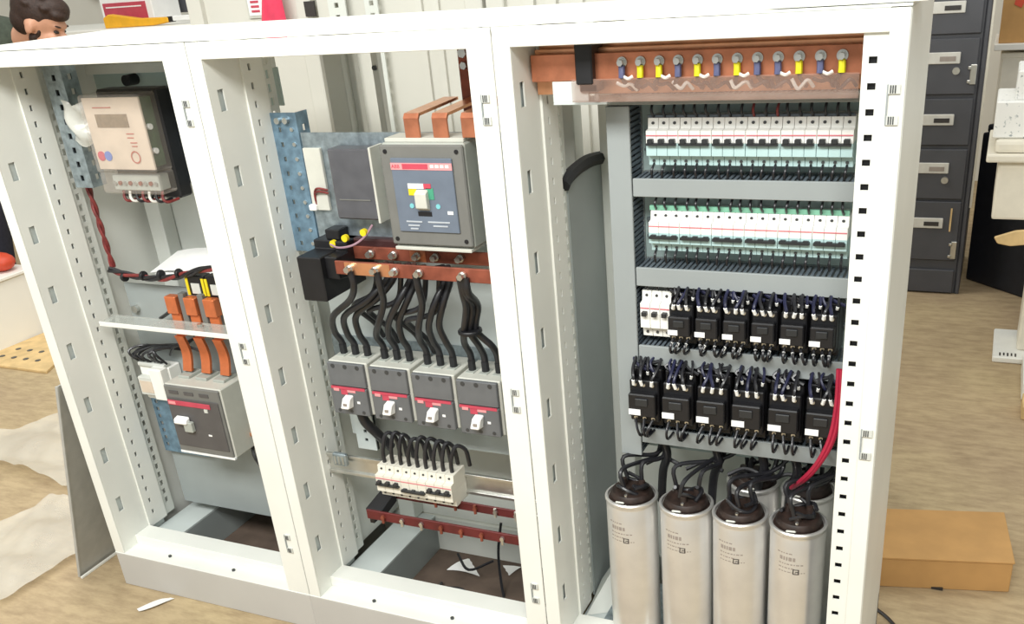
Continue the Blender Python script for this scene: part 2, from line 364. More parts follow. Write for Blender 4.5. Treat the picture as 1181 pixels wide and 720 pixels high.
# ================================================================== RIGHT ENCLOSURE
PX0, PX1 = -0.470, -0.040
pl = thing('mounting_plate', 'grey mounting plate behind breaker rows of the right enclosure', 'plate', (-0.27, 0.19, 0.5))
MB().box(PX0, PX1, 0.186, 0.19, 0.50, 1.165).build('plate', 'teal_plate', pl)
MB().box(PX0, PX0 + 0.02, 0.19, 0.39, 0.50, 0.52).build('bracket', 'galv', pl)
MB().box(PX1 - 0.02, PX1, 0.19, 0.39, 0.50, 0.52).build('bracket', 'galv', pl)
def duct(label, x0, x1, z0, z1, y0=0.12, fins='z'):
    t = thing('wiring_duct', label, 'duct', ((x0 + x1) / 2, 0.186, z0), 'grey wiring ducts in the right enclosure')
    MB().box(x0, x1, y0, y0 + 0.006, z0, z1).build('cover', 'duct_grey', t, bevel=0.001)
    if fins == 'z':
        n = int((x1 - x0) / 0.009); m1, m2 = MB(), MB()
        for k in range(n):
            a = x0 + 0.002 + k * (x1 - x0) / n
            m1.box(a, a + 0.005, y0 + 0.006, 0.184, z1 - 0.004, z1 - 0.001); m2.box(a, a + 0.005, y0 + 0.006, 0.184, z0 + 0.001, z0 + 0.004)
        o = m1.build('fin_row', 'duct_fin', t); o['kind'] = 'stuff'; o = m2.build('fin_row', 'duct_fin', t); o['kind'] = 'stuff'
    else:
        n = int((z1 - z0) / 0.009); m1 = MB()
        for k in range(n):
            a = z0 + 0.002 + k * (z1 - z0) / n; m1.box(x1 - 0.004, x1 - 0.001, y0 + 0.006, 0.184, a, a + 0.005)
        o = m1.build('fin_row', 'duct_fin', t); o['kind'] = 'stuff'
        MB().box(x0, x0 + 0.003, y0 + 0.006, 0.184, z0, z1).build('side_wall', 'duct_grey', t)
    MB().box(x0, x1, 0.181, 0.186, z0, z1).build('channel_base', 'duct_grey', t)
    return t
duct('tall vertical grey wiring duct along left side of the breaker rows', -0.467, -0.427, 0.512, 1.148, fins='x')
duct('narrow grey wiring duct right under the copper busbars', -0.467, -0.062, 1.150, 1.164)
duct('grey wiring duct between the two rows of white breakers', -0.425, -0.062, 1.003, 1.033)
duct('grey wiring duct under the second row of white breakers', -0.425, -0.062, 0.848, 0.881)
duct('grey wiring duct between the two rows of black contactors', -0.425, -0.062, 0.701, 0.737)
duct('lowest grey wiring duct above the capacitors', -0.425, -0.062, 0.541, 0.572)
def rail(label, x0, x1, y, z, h=0.035, m='galv'):
    t = thing('din_rail', label, 'rail', ((x0 + x1) / 2, y, z))
    MB().box(x0, x1, y, y + 0.002, z - h * 0.36, z + h * 0.36).build('rail_web', m, t)
    MB().box(x0, x1, y - 0.006, y + 0.002, z + h * 0.36, z + h / 2).build('rail_edge', m, t, bevel=0.0005)
    MB().box(x0, x1, y - 0.006, y + 0.002, z - h / 2, z - h * 0.36).build('rail_edge', m, t, bevel=0.0005)
    return t
for z, w in ((1.0835, 'first row of white breakers'), (0.936, 'second row of white breakers'), (0.794, 'upper row of black contactors'), (0.645, 'lower row of black contactors')):
    rail('steel mounting rail behind the ' + w, -0.422, -0.064, 0.183, z)
rows = ((1.0900, True, 'top row', 0.88), (0.9430, False, 'second row', 0.80))
for zc, on, nm, zs in rows:
    proto = make_mcb('x', 3, 0.0179, 'mcb_teal', on, 'white three-pole breakers of the ' + nm); u = [False]; hh = 0.0425 * zs
    for k in range(6):
        place(proto, u, (-0.400 + k * 0.0539, 0.12, zc), 'white three-pole breaker, %s from the left in the %s' % (ORD[k], nm), (1, 1, zs))
    for k in range(18):
        x = -0.400 + (k // 3) * 0.0539 + (k % 3 + 0.5) * 0.0179
        s = random.uniform(-0.004, 0.004); red = (nm == 'top row' and k in (9, 11))
        wire([(x + s, 0.138, zc + hh + 0.024), (x + s * 0.6, 0.128, zc + hh + 0.012), (x, 0.142, zc + hh - 0.002)], 0.0021, 'cable_darkred' if red else 'cable_black',
             'short wire into the top of the %s of white breakers, %s from the left' % (nm, ORD[k]), 'feed wires above the ' + nm)
        s = random.uniform(-0.004, 0.004)
        wire([(x, 0.136, zc - hh + 0.004), (x + s * 0.5, 0.124, zc - hh - 0.006), (x + s, 0.128, zc - hh - 0.019)], 0.0021, 'cable_black',
             'short black wire below the %s of white breakers, %s from the left' % (nm, ORD[k]), 'load wires below the ' + nm)
tag(MB().box(-0.402, -0.078, 0.136, 0.142, 0.9775, 0.985).build('terminal_strip', mat('strip_green', (120, 176, 150), 0.5)), 'thin green strip along the top of the second breaker row', 'strip')
tag(MB().box(-0.402, -0.078, 0.138, 0.142, 1.1278, 1.131).build('terminal_strip', 'duct_fin'), 'thin dark strip along the top of the first breaker row', 'strip')
# row three: single-pole breakers
proto = make_mcb('x', 1, 0.0179, 'mcb_white', True, 'single-pole white breakers beside the contactors'); u = [False]
for k in range(3):
    place(proto, u, (-0.420 + k * 0.0181, 0.12, 0.794), 'white single-pole breaker, %s from the left beside the upper contactors' % ORD[k])
    x = -0.420 + (k + .5) * 0.0181
    wire([(x, 0.135, 0.85), (x + 0.002, 0.13, 0.842), (x, 0.142, 0.834)], 0.0016, 'cable_black', 'short black wire above the single-pole white breakers, %s from the left' % ORD[k], 'wires above the single-pole breakers')
# contactors
def make_contactor(w, h, grp, front):
    t = thing('contactor', 'x', 'contactor', (0, 0, 0), grp)
    MB().box(0.001, w - 0.001, front + 0.035, 0.176, -h * 0.46, h * 0.46).build('base', 'black_plastic', t, bevel=0.0015)
    MB().box(0.002, w - 0.002, front + 0.016, front + 0.036, -h * 0.33, h * 0.33).build('body', 'black_plastic', t, bevel=0.002)
    MB().box(0.004, w - 0.004, front, front + 0.017, -h * 0.20, h * 0.16).build('front_block', 'black_plastic', t, bevel=0.002)
    MB().box(w * 0.3, w * 0.7, front - 0.003, front, -h * 0.02, h * 0.10).build('indicator', 'handle_black', t, bevel=0.001)
    MB().box(w * 0.08, w * 0.46, front - 0.0015, front, -h * 0.17, -h * 0.08).build('label_plate', 'label_white', t)
    for k in range(3):
        x = w * (0.22 + 0.28 * k)
        for s in (1, -1):
            MB().cyl((x, front + 0.017, s * h * 0.27), (x, front + 0.0135, s * h * 0.27), 0.0036, n=10).build('terminal_screw', 'steel', t, True)
        MB().box(x - 0.0050, x - 0.0035, front + 0.018, front + 0.037, h * 0.33, h * 0.44).build('barrier', 'black_plastic', t)
    return t
def contactor_row(nm, x0, pitch, w, h, zc, front, grp):
    proto = make_contactor(w, h, grp, front); u = [False]
    for k in range(6):
        X = x0 + k * pitch
        place(proto, u, (X, 0, zc), 'black contactor with white label plate, %s from the left in the %s' % (ORD[k], nm))
        for j in range(3):
            x = X + w * (0.22 + 0.28 * j); s = random.uniform(-0.010, 0.010); q = random.uniform(-0.004, 0.004)
            top = zc + h * 0.62; m = random.choice(['cable_black', 'cable_black', 'cable_blue'])
            wire([(x + s, 0.135, top + 0.004), (x + s * 0.8 + q, front + 0.020, top - h * 0.10), (x + q, front + 0.006, zc + h * 0.40), (x, front + 0.012, zc + h * 0.29)], 0.0030, m,
                 'dark wire entering the top terminals of the %s, %s from the left' % (nm, ORD[k * 3 + j]), 'top wires of the ' + nm, seg=4,
                 tip=((x + q, front + 0.004, zc + h * 0.375), (x + q * 0.3, front + 0.0075, zc + h * 0.29), 0.0031, 'ferrule_white'))
            wire([(x + s * 0.5, 0.140, top + 0.006), (x - s, front + 0.034, top - h * 0.04), (x - s * 0.4 + 0.004, front + 0.026, zc + h * 0.44), (x + 0.003, front + 0.04, zc + h * 0.40)], 0.0024, 'cable_black' if random.random() < .6 else 'cable_blue',
                 'dark wire crossing above the coils of the %s, %s from the left' % (nm, ORD[k * 3 + j]), 'coil wires of the ' + nm, seg=4,
                 tip=((x - s * 0.4 + 0.004, front + 0.0245, zc + h * 0.45), (x - s * .2 + 0.004, front + 0.027, zc + h * 0.40), 0.0026, 'ferrule_white') if random.random() < .75 else None)
            wire([(x - 0.006, 0.140, top + 0.006), (x + s * 1.6, front + 0.045, top - h * 0.02), (x - s - 0.008, front + 0.036, zc + h * 0.52), (x - s + 0.012, front + 0.030, zc + h * 0.46)], 0.0030, random.choice(['cable_black', 'cable_blue', 'cable_black']),
                 'dark wire tangled behind the top of the %s, %s from the left' % (nm, ORD[k * 3 + j]), 'tangled wires of the ' + nm, seg=4)
            s2 = random.uniform(-0.008, 0.008)
            wire([(x, front + 0.012, zc - h * 0.29), (x + s2, front + 0.000, zc - h * 0.42), (x + s2 * 1.4, front + 0.012, zc - h * 0.56), (x + s2, 0.136, zc - h * 0.58)], 0.0026, 'cable_black',
                 'black wire looping out below the %s, %s from the left' % (nm, ORD[k * 3 + j]), 'bottom wires of the ' + nm, seg=4,
                 tip=((x + s2 * .4, front + 0.006, zc - h * 0.34), (x + s2 * .8, front + 0.0015, zc - h * 0.40), 0.0026, 'ferrule_white') if nm.startswith('upper') else None)
contactor_row('upper contactor row', -0.364, 0.0475, 0.046, 0.098, 0.792, 0.088, 'black contactors of the upper row')
contactor_row('lower contactor row', -0.438, 0.0625, 0.058, 0.122, 0.640, 0.078, 'black contactors of the lower row')
# top busbars of the right enclosure
bb = thing('busbar_stack', 'stack of flat copper busbars with ring lugs under the top of right enclosure', 'busbar', (-0.3, 0.08, 1.19))
for k in range(3):
    MB().box(-0.566, -0.064, 0.062 + k * 0.018, 0.068 + k * 0.018, (1.196, 1.174, 1.174)[k], 1.236 + k * 0.006).build('copper_bar', ('copper', 'copper_bright', 'copper_bright')[k], bb, bevel=0.0008)
sh = thing('busbar_shield', 'brownish clear plastic shield hanging below the top copper busbars', 'shield', (-0.28, 0.05, 1.165))
MB().box(-0.494, -0.066, 0.050, 0.052, 1.166, 1.200).build('shield_front', 'bus_shield', sh)
MB().box(-0.494, -0.066, 0.052, 0.110, 1.166, 1.168).build('shield_floor', 'bus_shield', sh)
MB().cyl((-0.455, 0.056, 1.168), (-0.455, 0.056, 1.178), 0.004).build('screw', 'steel', sh, True)
ins = thing('busbar_support', 'black insulating support clamping left end of the top copper busbars', 'insulator', (-0.47, 0.08, 1.185))
MB().box(-0.486, -0.458, 0.048, 0.115, 1.192, 1.252).build('clamp_block', 'black_plastic', ins, bevel=0.002)
MB().box(-0.482, -0.452, 0.052, 0.110, 1.180, 1.193).build('clamp_foot', 'black_plastic', ins, bevel=0.002)
ins2 = thing('busbar_bracket', 'pale metal bracket under the black busbar support', 'bracket', (-0.5, 0.1, 1.16))
MB().box(-0.530, -0.470, 0.058, 0.062, 1.165, 1.196).box(-0.530, -0.440, 0.058, 0.12, 1.161, 1.165).build('bracket_plate', 'light_plate', ins2, bevel=0.0006)
sl = ['sleeve_blue', 'sleeve_yellow', 'sleeve_yellow', 'sleeve_blue', 'sleeve_yellow', 'sleeve_blue', 'sleeve_yellow', 'sleeve_blue', 'sleeve_blue', 'sleeve_yellow', 'sleeve_blue', 'sleeve_yellow']
for k in range(12):
    x = -0.4135 + k * 0.0293
    cl = 'yellow' if 'yellow' in sl[k] else 'blue-grey'
    t = thing('cable_lug', 'ring lug with %s sleeve, %s from the left on the top copper busbar' % (cl, ORD[k]), 'lug', (x, 0.06, 1.22), 'ring lugs on the top busbar')
    bolt(t, x, 0.062, 1.222, 0.0050, 'bolt', 0.014)
    MB().cyl((x, 0.0615, 1.222), (x, 0.0585, 1.222), 0.0080, n=16).build('ring', 'steel', t, True)
    MB().tube([(x, 0.057, 1.216), (x + 0.001, 0.054, 1.208), (x + 0.001, 0.053, 1.200)], 0.0050, 8).build('sleeve', sl[k], t, True)
    dx = random.uniform(-0.016, 0.02)
    MB().tube([(x + 0.001, 0.053, 1.203), (x + dx * 0.4, 0.058, 1.194), (x + dx, 0.066, 1.186), (x + dx * 1.2, 0.09, 1.176)], 0.0034, 6).build('lead', 'cable_black', t, True)
    MB().tube([(x - 0.010, 0.062, 1.192), (x + random.uniform(-.004, .004), 0.059, 1.183 + random.uniform(-.005, .006)), (x + 0.012, 0.061, 1.190), (x + 0.020, 0.068, 1.180)], 0.0028, 6).build('lead', 'cable_black' if k % 3 else 'cable_white', t, True)
    if k % 2 == 0: MB().tube([(x + 0.004, 0.053, 1.202), (x + 0.012, 0.052, 1.199), (x + 0.018, 0.055, 1.202)], 0.0026, 6).build('tail', 'cable_white', t, True)
# capacitors
def make_cap():
    t = thing('capacitor', 'x', 'capacitor', (0, 0, 0), 'silver cylindrical capacitors in the right enclosure')
    R, H = 0.0485, 0.330
    MB().lathe((0, 0, 0), [(R - 0.004, 0), (R, 0.004), (R, H - 0.016), (R - 0.001, H - 0.014), (R - 0.001, H - 0.010), (R, H - 0.008)], 36).build('can', 'aluminium', t, True)
    MB().lathe((0, 0, 0), [(R - 0.001, H - 0.010), (R + 0.002, H - 0.006), (R + 0.002, H - 0.002), (R, H), (R - 0.003, H), (R - 0.004, H - 0.006)], 36).build('rim', 'aluminium', t, True)
    MB().lathe((0, 0, 0), [(R - 0.004, H - 0.008), (R - 0.006, H - 0.003), (0.030, H - 0.002), (0.028, H + 0.006), (0.002, H + 0.007)], 28).build('lid', 'cap_top', t, True)
    tb = MB().lathe((0, 0, 0), [(0.040, H - 0.004), (0.0405, H + 0.003), (0.036, H + 0.010), (0.024, H + 0.013), (0.002, H + 0.013)], 24).build('terminal_block', 'cap_top', t, True)
    for k in range(3):
        a = math.radians(-90 + 120 * k); c = (0.021 * math.cos(a), 0.021 * math.sin(a))
        MB().cyl((c[0], c[1], H + 0.011), (c[0], c[1], H + 0.024), 0.008, 0.006, 10).build('terminal', 'cap_top', tb, True)
        MB().cyl((c[0] * 1.5, c[1] * 1.5, H + 0.008), (c[0] * 1.5, c[1] * 1.5, H + 0.014), 0.003, n=8).build('terminal_screw', 'steel', tb, True)
    MB().box(-0.018, 0.000, -0.043, -0.038, H - 0.001, H + 0.003).build('resistor', 'breaker_light', tb, bevel=0.002)
    def patch(a0, a1, z0, z1, m, nm):
        n = max(2, int((a1 - a0) / 6)); mb = MB(); rr = R + 0.0003
        P = [(math.radians(a0 + (a1 - a0) * i / n)) for i in range(n + 1)]
        mb.add([(rr * math.cos(a), rr * math.sin(a), z) for z in (z0, z1) for a in P], [(i, i + 1, n + 2 + i, n + 1 + i) for i in range(n)]); mb.build(nm, m, t, True)
    # faint print: a few rows of dashes (unreadable in the photograph) and a square mark
    z = H - 0.040
    for row, (a0, a1, hh) in enumerate(((-128, -95, 0.0022), (-122, -84, 0.0075), (-124, -72, 0.0022), (-124, -88, 0.0022), (-124, -66, 0.0016))):
        a = a0
        while a < a1 - 3:
            wd = random.uniform(2.5, 7); patch(a, min(a + wd, a1), z - hh, z, 'print_grey', 'print'); a += wd + 2.2
        z -= hh + 0.0062
    s0, s1, zz, w = -93, -80, H - 0.072, 0.011
    patch(s0, s1, zz - 0.0016, zz, 'print_dark', 'mark'); patch(s0, s1, zz - w, zz - w + 0.0016, 'print_dark', 'mark')
    patch(s0, s0 + 2.2, zz - w, zz, 'print_dark', 'mark'); patch(s1 - 2.2, s1, zz - w, zz, 'print_dark', 'mark'); patch(s0 + 5, s1 - 2, zz - 0.006, zz - 0.0045, 'print_dark', 'mark')
    return t
proto = make_cap(); u = [False]
cpos = [(-0.438, 0.085, 'front row, leftmost'), (-0.331, 0.085, 'front row, second from the left'), (-0.229, 0.080, 'front row, third from the left'), (-0.125, 0.078, 'front row, rightmost beside the perforated upright'),
        (-0.232, 0.200, 'back row, left of the two'), (-0.128, 0.195, 'back row, right of the two beneath red cable')]
for k, (x, y, lb) in enumerate(cpos):
    o = place(proto, u, (x, y, 0.118), 'silver cylindrical capacitor with dark terminals, ' + lb); o.rotation_euler.z = math.radians([0, 3, 2, 5, 20, -10][k])
    for j in range(3):
        a = math.radians(-90 + 120 * j + random.uniform(-25, 25)); bx = x + 0.022 * math.cos(a); by = y + 0.022 * math.sin(a)
        tx = x + 0.05 + random.uniform(-0.02, 0.02)
        wire([(bx, by, 0.468), (bx + random.uniform(-.01, .01), by + 0.01, 0.500 + random.uniform(0, .012)), ((bx + tx) / 2 + 0.012, max(by, 0.12) + 0.03, 0.500 + random.uniform(-.012, .012)), (tx, 0.172, 0.515), (tx + 0.004, 0.165, 0.542)], 0.0042, 'cable_black',
             ('first', 'second', 'third')[j] + ' black cable rising from capacitor in ' + lb, 'capacitor cables', 'cable', 'cable', n=8)
for k, x in enumerate((-0.40, -0.30, -0.215, -0.155)):
    wire([(x - 0.012, 0.168, 0.548), (x + 0.006, 0.150, 0.535), (x + 0.012, 0.155, 0.50), (x, 0.165, 0.46), (x - .005, 0.165, 0.39)], 0.0085, 'cable_black', 'black cable bundle, %s from the left, dropping behind the capacitors' % ORD[k], 'cable bundles behind the capacitors', 'cable', 'cable', n=9)
for k in range(5):
    wire([(-0.43 + k * .08, 0.15, 0.478), (-0.40 + k * .08, 0.165, 0.488), (-0.36 + k * .08, 0.155, 0.482)], 0.004, 'cable_black', 'black cable lying across behind the capacitor tops, %s from the left' % ORD[k], 'cables across the capacitor tops', 'cable', 'cable')
for k, (cx0, cy0, lb) in enumerate(cpos):
    for j in range(3):
        a0 = random.uniform(0, 6.28); rr = random.uniform(0.018, 0.034); zz = 0.462 + 0.004 * j
        pts = [(cx0 + rr * math.cos(a0 + t_ * 0.8), cy0 + rr * math.sin(a0 + t_ * 0.8), zz + 0.010 * math.sin(t_ * 1.3 + j)) for t_ in range(5)]
        wire(pts, 0.0036, 'cable_black', ('lowest', 'middle', 'topmost')[j] + ' dark wire curled on the capacitor, ' + lb, 'wires curled on the capacitors', n=7, seg=4)
for k in range(2):
    wire([(-0.067 - .005 * k, 0.075, 0.745), (-0.0655 - .006 * k, 0.07, 0.68), (-0.073 - .006 * k, 0.07, 0.62), (-0.095 - .004 * k, 0.08, 0.565), (-0.120 - .004 * k, 0.10, 0.52), (-0.15, 0.14, 0.475)], 0.0042, 'cable_red', ('inner' if k else 'outer') + ' red cable running down beside the lower contactors', 'red cables', 'cable', 'cable', n=8)
cb = thing('capacitor_shelf', 'galvanised cross bracket under the silver capacitors', 'bracket', (-0.28, 0.1, 0.103))
MB().box(-0.52, -0.05, 0.04, 0.26, 0.108, 0.116).build('shelf_plate', 'galv', cb, bevel=0.001)
MB().box(-0.52, -0.05, 0.04, 0.044, 0.1025, 0.108).build('shelf_leg', 'galv', cb)
MB().box(-0.52, -0.05, 0.256, 0.26, 0.1025, 0.108).build('shelf_leg', 'galv', cb)
gs = thing('gusset', 'pale sloping metal plate leaning left of the capacitors', 'plate', (-0.54, 0.24, 0.1))
MB().hexa([(-0.566, 0.12, 0.103), (-0.500, 0.16, 0.103), (-0.500, 0.163, 0.103), (-0.566, 0.123, 0.103), (-0.566, 0.22, 0.13), (-0.500, 0.26, 0.24), (-0.500, 0.263, 0.24), (-0.566, 0.223, 0.13)]).build('gusset_plate', 'panel_paint', gs)

# ================================================================== MIDDLE ENCLOSURE
up = thing('perforated_upright', 'bluish galvanised perforated upright on left of the middle enclosure', 'upright', (-1.13, 0.15, 0.86))
MB().perf('y', 0.148, 0.151, -1.166, -1.106, 0.868, 1.140, -1.152, -1.146, [(0.880 + 0.028 * k, 0.889 + 0.028 * k) for k in range(9)]).build('upright_face', 'galv_blue', up)
MB().perf('x', -1.109, -1.106, 0.151, 0.185, 0.868, 1.140, 0.164, 0.174, [(0.880 + 0.028 * k, 0.892 + 0.028 * k) for k in range(9)]).build('upright_flange', 'galv_blue', up)
for k in range(9):
    MB().cyl((-1.120, 0.148, 0.885 + 0.028 * k), (-1.120, 0.1455, 0.885 + 0.028 * k), 0.004, n=8).build('rivet', 'steel', up, True)
for x in (-1.147, -1.128): MB().cyl((x, 0.148, 1.126), (x, 0.140, 1.126), 0.006).build('screw', 'steel', up, True)
gp = thing('breaker_back_plate', 'galvanised plate carrying the large moulded breaker', 'plate', (-0.86, 0.15, 0.9))
MB().box(-1.104, -0.662, 0.150, 0.153, 0.897, 1.103).build('plate', 'galv', gp, bevel=0.0008)
MB().box(-1.100, -1.060, 0.142, 0.150, 0.955, 1.075).build('spacer', 'breaker_light', gp, bevel=0.001)
lp = thing('mounting_plate', 'grey mounting plate behind the four grey breakers of the middle enclosure', 'plate', (-0.9, 0.21, 0.42))
MB().box(-1.155, -0.640, 0.206, 0.21, 0.42, 0.86).build('plate', 'light_plate', lp)
# large moulded-case breaker
B2 = thing('moulded_case_breaker', 'large blue-grey moulded breaker fed by three copper straps', 'breaker', (-0.80, 0.15, 0.91))
MB().box(-0.884, -0.716, 0.088, 0.1495, 0.910, 1.096).build('case', 'breaker_side', B2, bevel=0.003)
MB().box(-0.884, -0.716, 0.080, 0.088, 0.914, 1.094).build('front_cover', 'breaker_grey', B2, bevel=0.0025)
MB().box(-0.862, -0.738, 0.0765, 0.080, 0.940, 1.072).build('face_plate', 'breaker_blue', B2, bevel=0.001)
MB().box(-0.862, -0.738, 0.0755, 0.0766, 1.052, 1.064).build('name_strip', 'pink_print', B2)
MB().box(-0.838, -0.786, 0.0750, 0.0756, 1.0535, 1.0625).build('red_field', 'red_print', B2)
text('ABB', 0.0095, 'red_print', B2, (-0.8605, 0.0752, 1.0547), name='lettering')
for k in range(4): MB().box(-0.781 + .010 * k, -0.774 + .010 * k, 0.0750, 0.0756, 1.056, 1.061).build('print', 'mcb_white', B2)
MB().box(-0.832, -0.800, 0.0755, 0.0766, 1.019, 1.028).build('indicator_window', 'mcb_white', B2)
MB().box(-0.800, -0.785, 0.0755, 0.0766, 1.019, 1.028).build('indicator_red', 'red_print', B2)
MB().box(-0.832, -0.815, 0.0755, 0.0766, 1.007, 1.018).build('indicator_yellow', 'yellow', B2)
MB().box(-0.796, -0.781, 0.0755, 0.0766, 1.000, 1.020).build('indicator_green', mat('green_print', (70, 150, 120), 0.5), B2)
MB().hexa([(-0.816, 0.066, 0.986), (-0.792, 0.066, 0.986), (-0.792, 0.077, 0.980), (-0.816, 0.077, 0.980), (-0.816, 0.066, 1.012), (-0.792, 0.066, 1.012), (-0.792, 0.077, 1.018), (-0.816, 0.077, 1.018)]).build('toggle', 'breaker_light', B2, bevel=0.001)
MB().box(-0.818, -0.790, 0.0755, 0.0766, 0.970, 0.978).build('toggle_slot', 'black_plastic', B2)
MB().box(-0.757, -0.746, 0.0755, 0.0766, 0.974, 0.980).build('test_button', 'mcb_white', B2)
mat('cyan_print', (120, 190, 196), 0.5)
for x in (-0.829, -0.775): MB().cyl((x, 0.0766, 0.988), (x, 0.0755, 0.988), 0.0045).build('position_mark', 'cyan_print', B2)
for k, (xa, xb, z) in enumerate(((-0.845, -0.812, 0.958), (-0.800, -0.755, 0.958), (-0.842, -0.818, 0.951), (-0.790, -0.760, 0.951), (-0.838, -0.822, 0.945))):
    MB().box(xa, xb, 0.0755, 0.0766, z, z + 0.0026).build('print', 'print_faint', B2)
for x in (-0.872, -0.728):
    for z in (0.925, 1.083): MB().cyl((x, 0.080, z), (x, 0.0785, z), 0.004, n=10).build('cover_screw', 'black_plastic', B2, True)
MB().box(-0.880, -0.720, 0.080, 0.148, 0.904, 0.910).build('terminal_skirt', 'breaker_light', B2, bevel=0.001)
MB().box(-0.880, -0.720, 0.095, 0.148, 1.096, 1.103).build('terminal_ledge', 'breaker_light', B2, bevel=0.001)
# copper straps on top of the breaker
CS = []
for k, x in enumerate((-0.822, -0.765, -0.708)):
    t = thing('copper_strap', 'bent copper strap on top of the large breaker, ' + ('leftmost', 'middle', 'rightmost')[k], 'busbar', (x, 0.12, 1.10), 'copper straps feeding the large breaker')
    w = 0.015; y1 = 0.250 + 0.0 * k
    MB().box(x - w, x + w, 0.098, 0.103, 1.103, 1.136).build('front_leg', 'copper', t, bevel=0.001)
    MB().hexa([(x - w, 0.098, 1.136), (x + w, 0.098, 1.136), (x + w, 0.103, 1.134), (x - w, 0.103, 1.134), (x - w, 0.104, 1.144), (x + w, 0.104, 1.144), (x + w, 0.106, 1.139), (x - w, 0.106, 1.139)]).build('bend', 'copper', t)
    MB().hexa([(x - w, 0.104, 1.139), (x + w, 0.104, 1.139), (x + w, y1, 1.144), (x - w, y1, 1.144), (x - w, 0.104, 1.144), (x + w, 0.104, 1.144), (x + w, y1, 1.149), (x - w, y1, 1.149)]).build('top_run', 'copper_bright', t)  # lighter copper than the front leg, paints light onto the upper face
vb = thing('copper_riser', 'vertical copper bar rising to the top of the middle enclosure', 'busbar', (-0.775, 0.24, 1.1))
MB().box(-0.800, -0.774, 0.252, 0.258, 1.095, 1.250).build('bar', 'copper_dark', vb, bevel=0.001)
MB().box(-0.768, -0.742, 0.262, 0.268, 1.085, 1.250).build('bar', 'copper_dark', vb, bevel=0.001)
for z, q in ((1.225, 0.009), (1.203, 0.007)): MB().cyl((-0.787, 0.252, z), (-0.787, 0.244, z), q, n=6).build('bolt', 'steel', vb, True)
# smoky box left of the breaker
sb = thing('smoked_cover_box', 'smoky grey plastic box left of the large breaker', 'box', (-0.97, 0.15, 0.95))
MB().box(-1.022, -0.926, 0.112, 0.1495, 0.948, 1.080).build('cover', 'smoke', sb, bevel=0.003)
MB().box(-1.016, -0.932, 0.122, 0.146, 0.954, 1.074).build('inner_unit', 'breaker_blue', sb, bevel=0.002)
MB().box(-0.9265, -0.9215, 0.106, 0.1495, 0.944, 1.084).build('edge_frame', 'breaker_light', sb, bevel=0.0008)
MB().box(-1.01, -0.94, 0.1105, 0.112, 0.985, 0.987).build('seam', 'breaker_grey', sb)
for k in range(2):
    wire([(-1.055, 0.14, 0.990 + k * .006), (-1.075, 0.135, 0.994 + k * .006), (-1.088, 0.140, 0.985 + k * .004), (-1.09, 0.144, 0.962)], 0.0022, 'cable_darkred', 'thin dark red lead, %s of the pair beside the bluish upright' % ('upper' if k else 'lower'), 'thin red leads', n=6)
tag(MB().box(-1.105, -1.088, 0.135, 0.147, 0.955, 0.967).build('cable_clip', 'ferrule_white', bevel=0.002), 'small white clip at the bluish perforated upright', 'clip')
# distribution busbars
for nm, y, z0, z1, x0, bx, lb, sc in (('front', 0.058, 0.856, 0.882, -1.008, (-0.972, -0.915, -0.872, -0.820, -0.730), 'lower front copper distribution bar with row of bolts', 'copper'),
                                  ('rear', 0.125, 0.866, 0.891, -1.010, (-0.966, -0.914, -0.862, -0.822, -0.769), 'upper rear dark copper distribution bar with row of bolts', 'copper_dark')):
    t = thing('distribution_busbar', lb, 'busbar', (-0.8, y, z0), 'bolted distribution busbars')
    MB().box(x0, -0.61, y, y + 0.006, z0, z1).build('bar', 'copper_dark', t, bevel=0.001)
    if nm == 'front': MB().box(-0.985, -0.885, y - 0.0012, y, z0 + 0.001, z1 - 0.001).build('bare_patch', 'copper_bright', t)
    else: MB().box(-0.880, -0.845, y - 0.0012, y, z0 + 0.001, z1 - 0.001).build('bare_patch', 'copper', t)
    for x in bx: bolt(t, x, y - 0.001, (z0 + z1) / 2 + 0.001, 0.0062, 'bolt', 0.016)
bs = thing('busbar_holder', 'black stepped holder gripping the left end of the distribution bars', 'insulator', (-1.06, 0.1, 0.80))
MB().prism([(0.05, 0.80), (0.19, 0.80), (0.19, 0.905), (0.11, 0.905), (0.11, 0.888), (0.05, 0.888)], 'x', -1.090, -1.035).build('holder', 'black_plastic', bs, bevel=0.002)
MB().prism([(0.065, 0.842), (0.19, 0.825), (0.19, 0.905), (0.105, 0.905), (0.105, 0.886), (0.065, 0.886)], 'x', -1.036, -1.008).build('holder_step', 'black_plastic', bs, bevel=0.002)
MB().box(-1.060, -0.905, 0.130, 0.190, 0.868, 0.905).build('rear_block', mat('dark_maroon', (56, 26, 26), 0.5), bs, bevel=0.003)
MB().box(-1.062, -1.030, 0.115, 0.150, 0.905, 0.925).build('top_block', 'black_plastic', bs, bevel=0.002)
for k, (x, z) in enumerate(((-1.040, 0.900), (-1.010, 0.912), (-0.965, 0.925))):
    MB().cyl((x, 0.112, z), (x, 0.104, z), 0.007, n=12).build('yellow_ring', 'yellow', bs, True)
wire([(-1.045, 0.105, 0.899), (-1.02, 0.096, 0.896), (-0.985, 0.095, 0.903), (-0.962, 0.105, 0.918), (-0.955, 0.125, 0.935)], 0.0022, mat('cable_mauve', (160, 128, 140), 0.5), 'thin mauve wire arching over the black busbar holder', None)
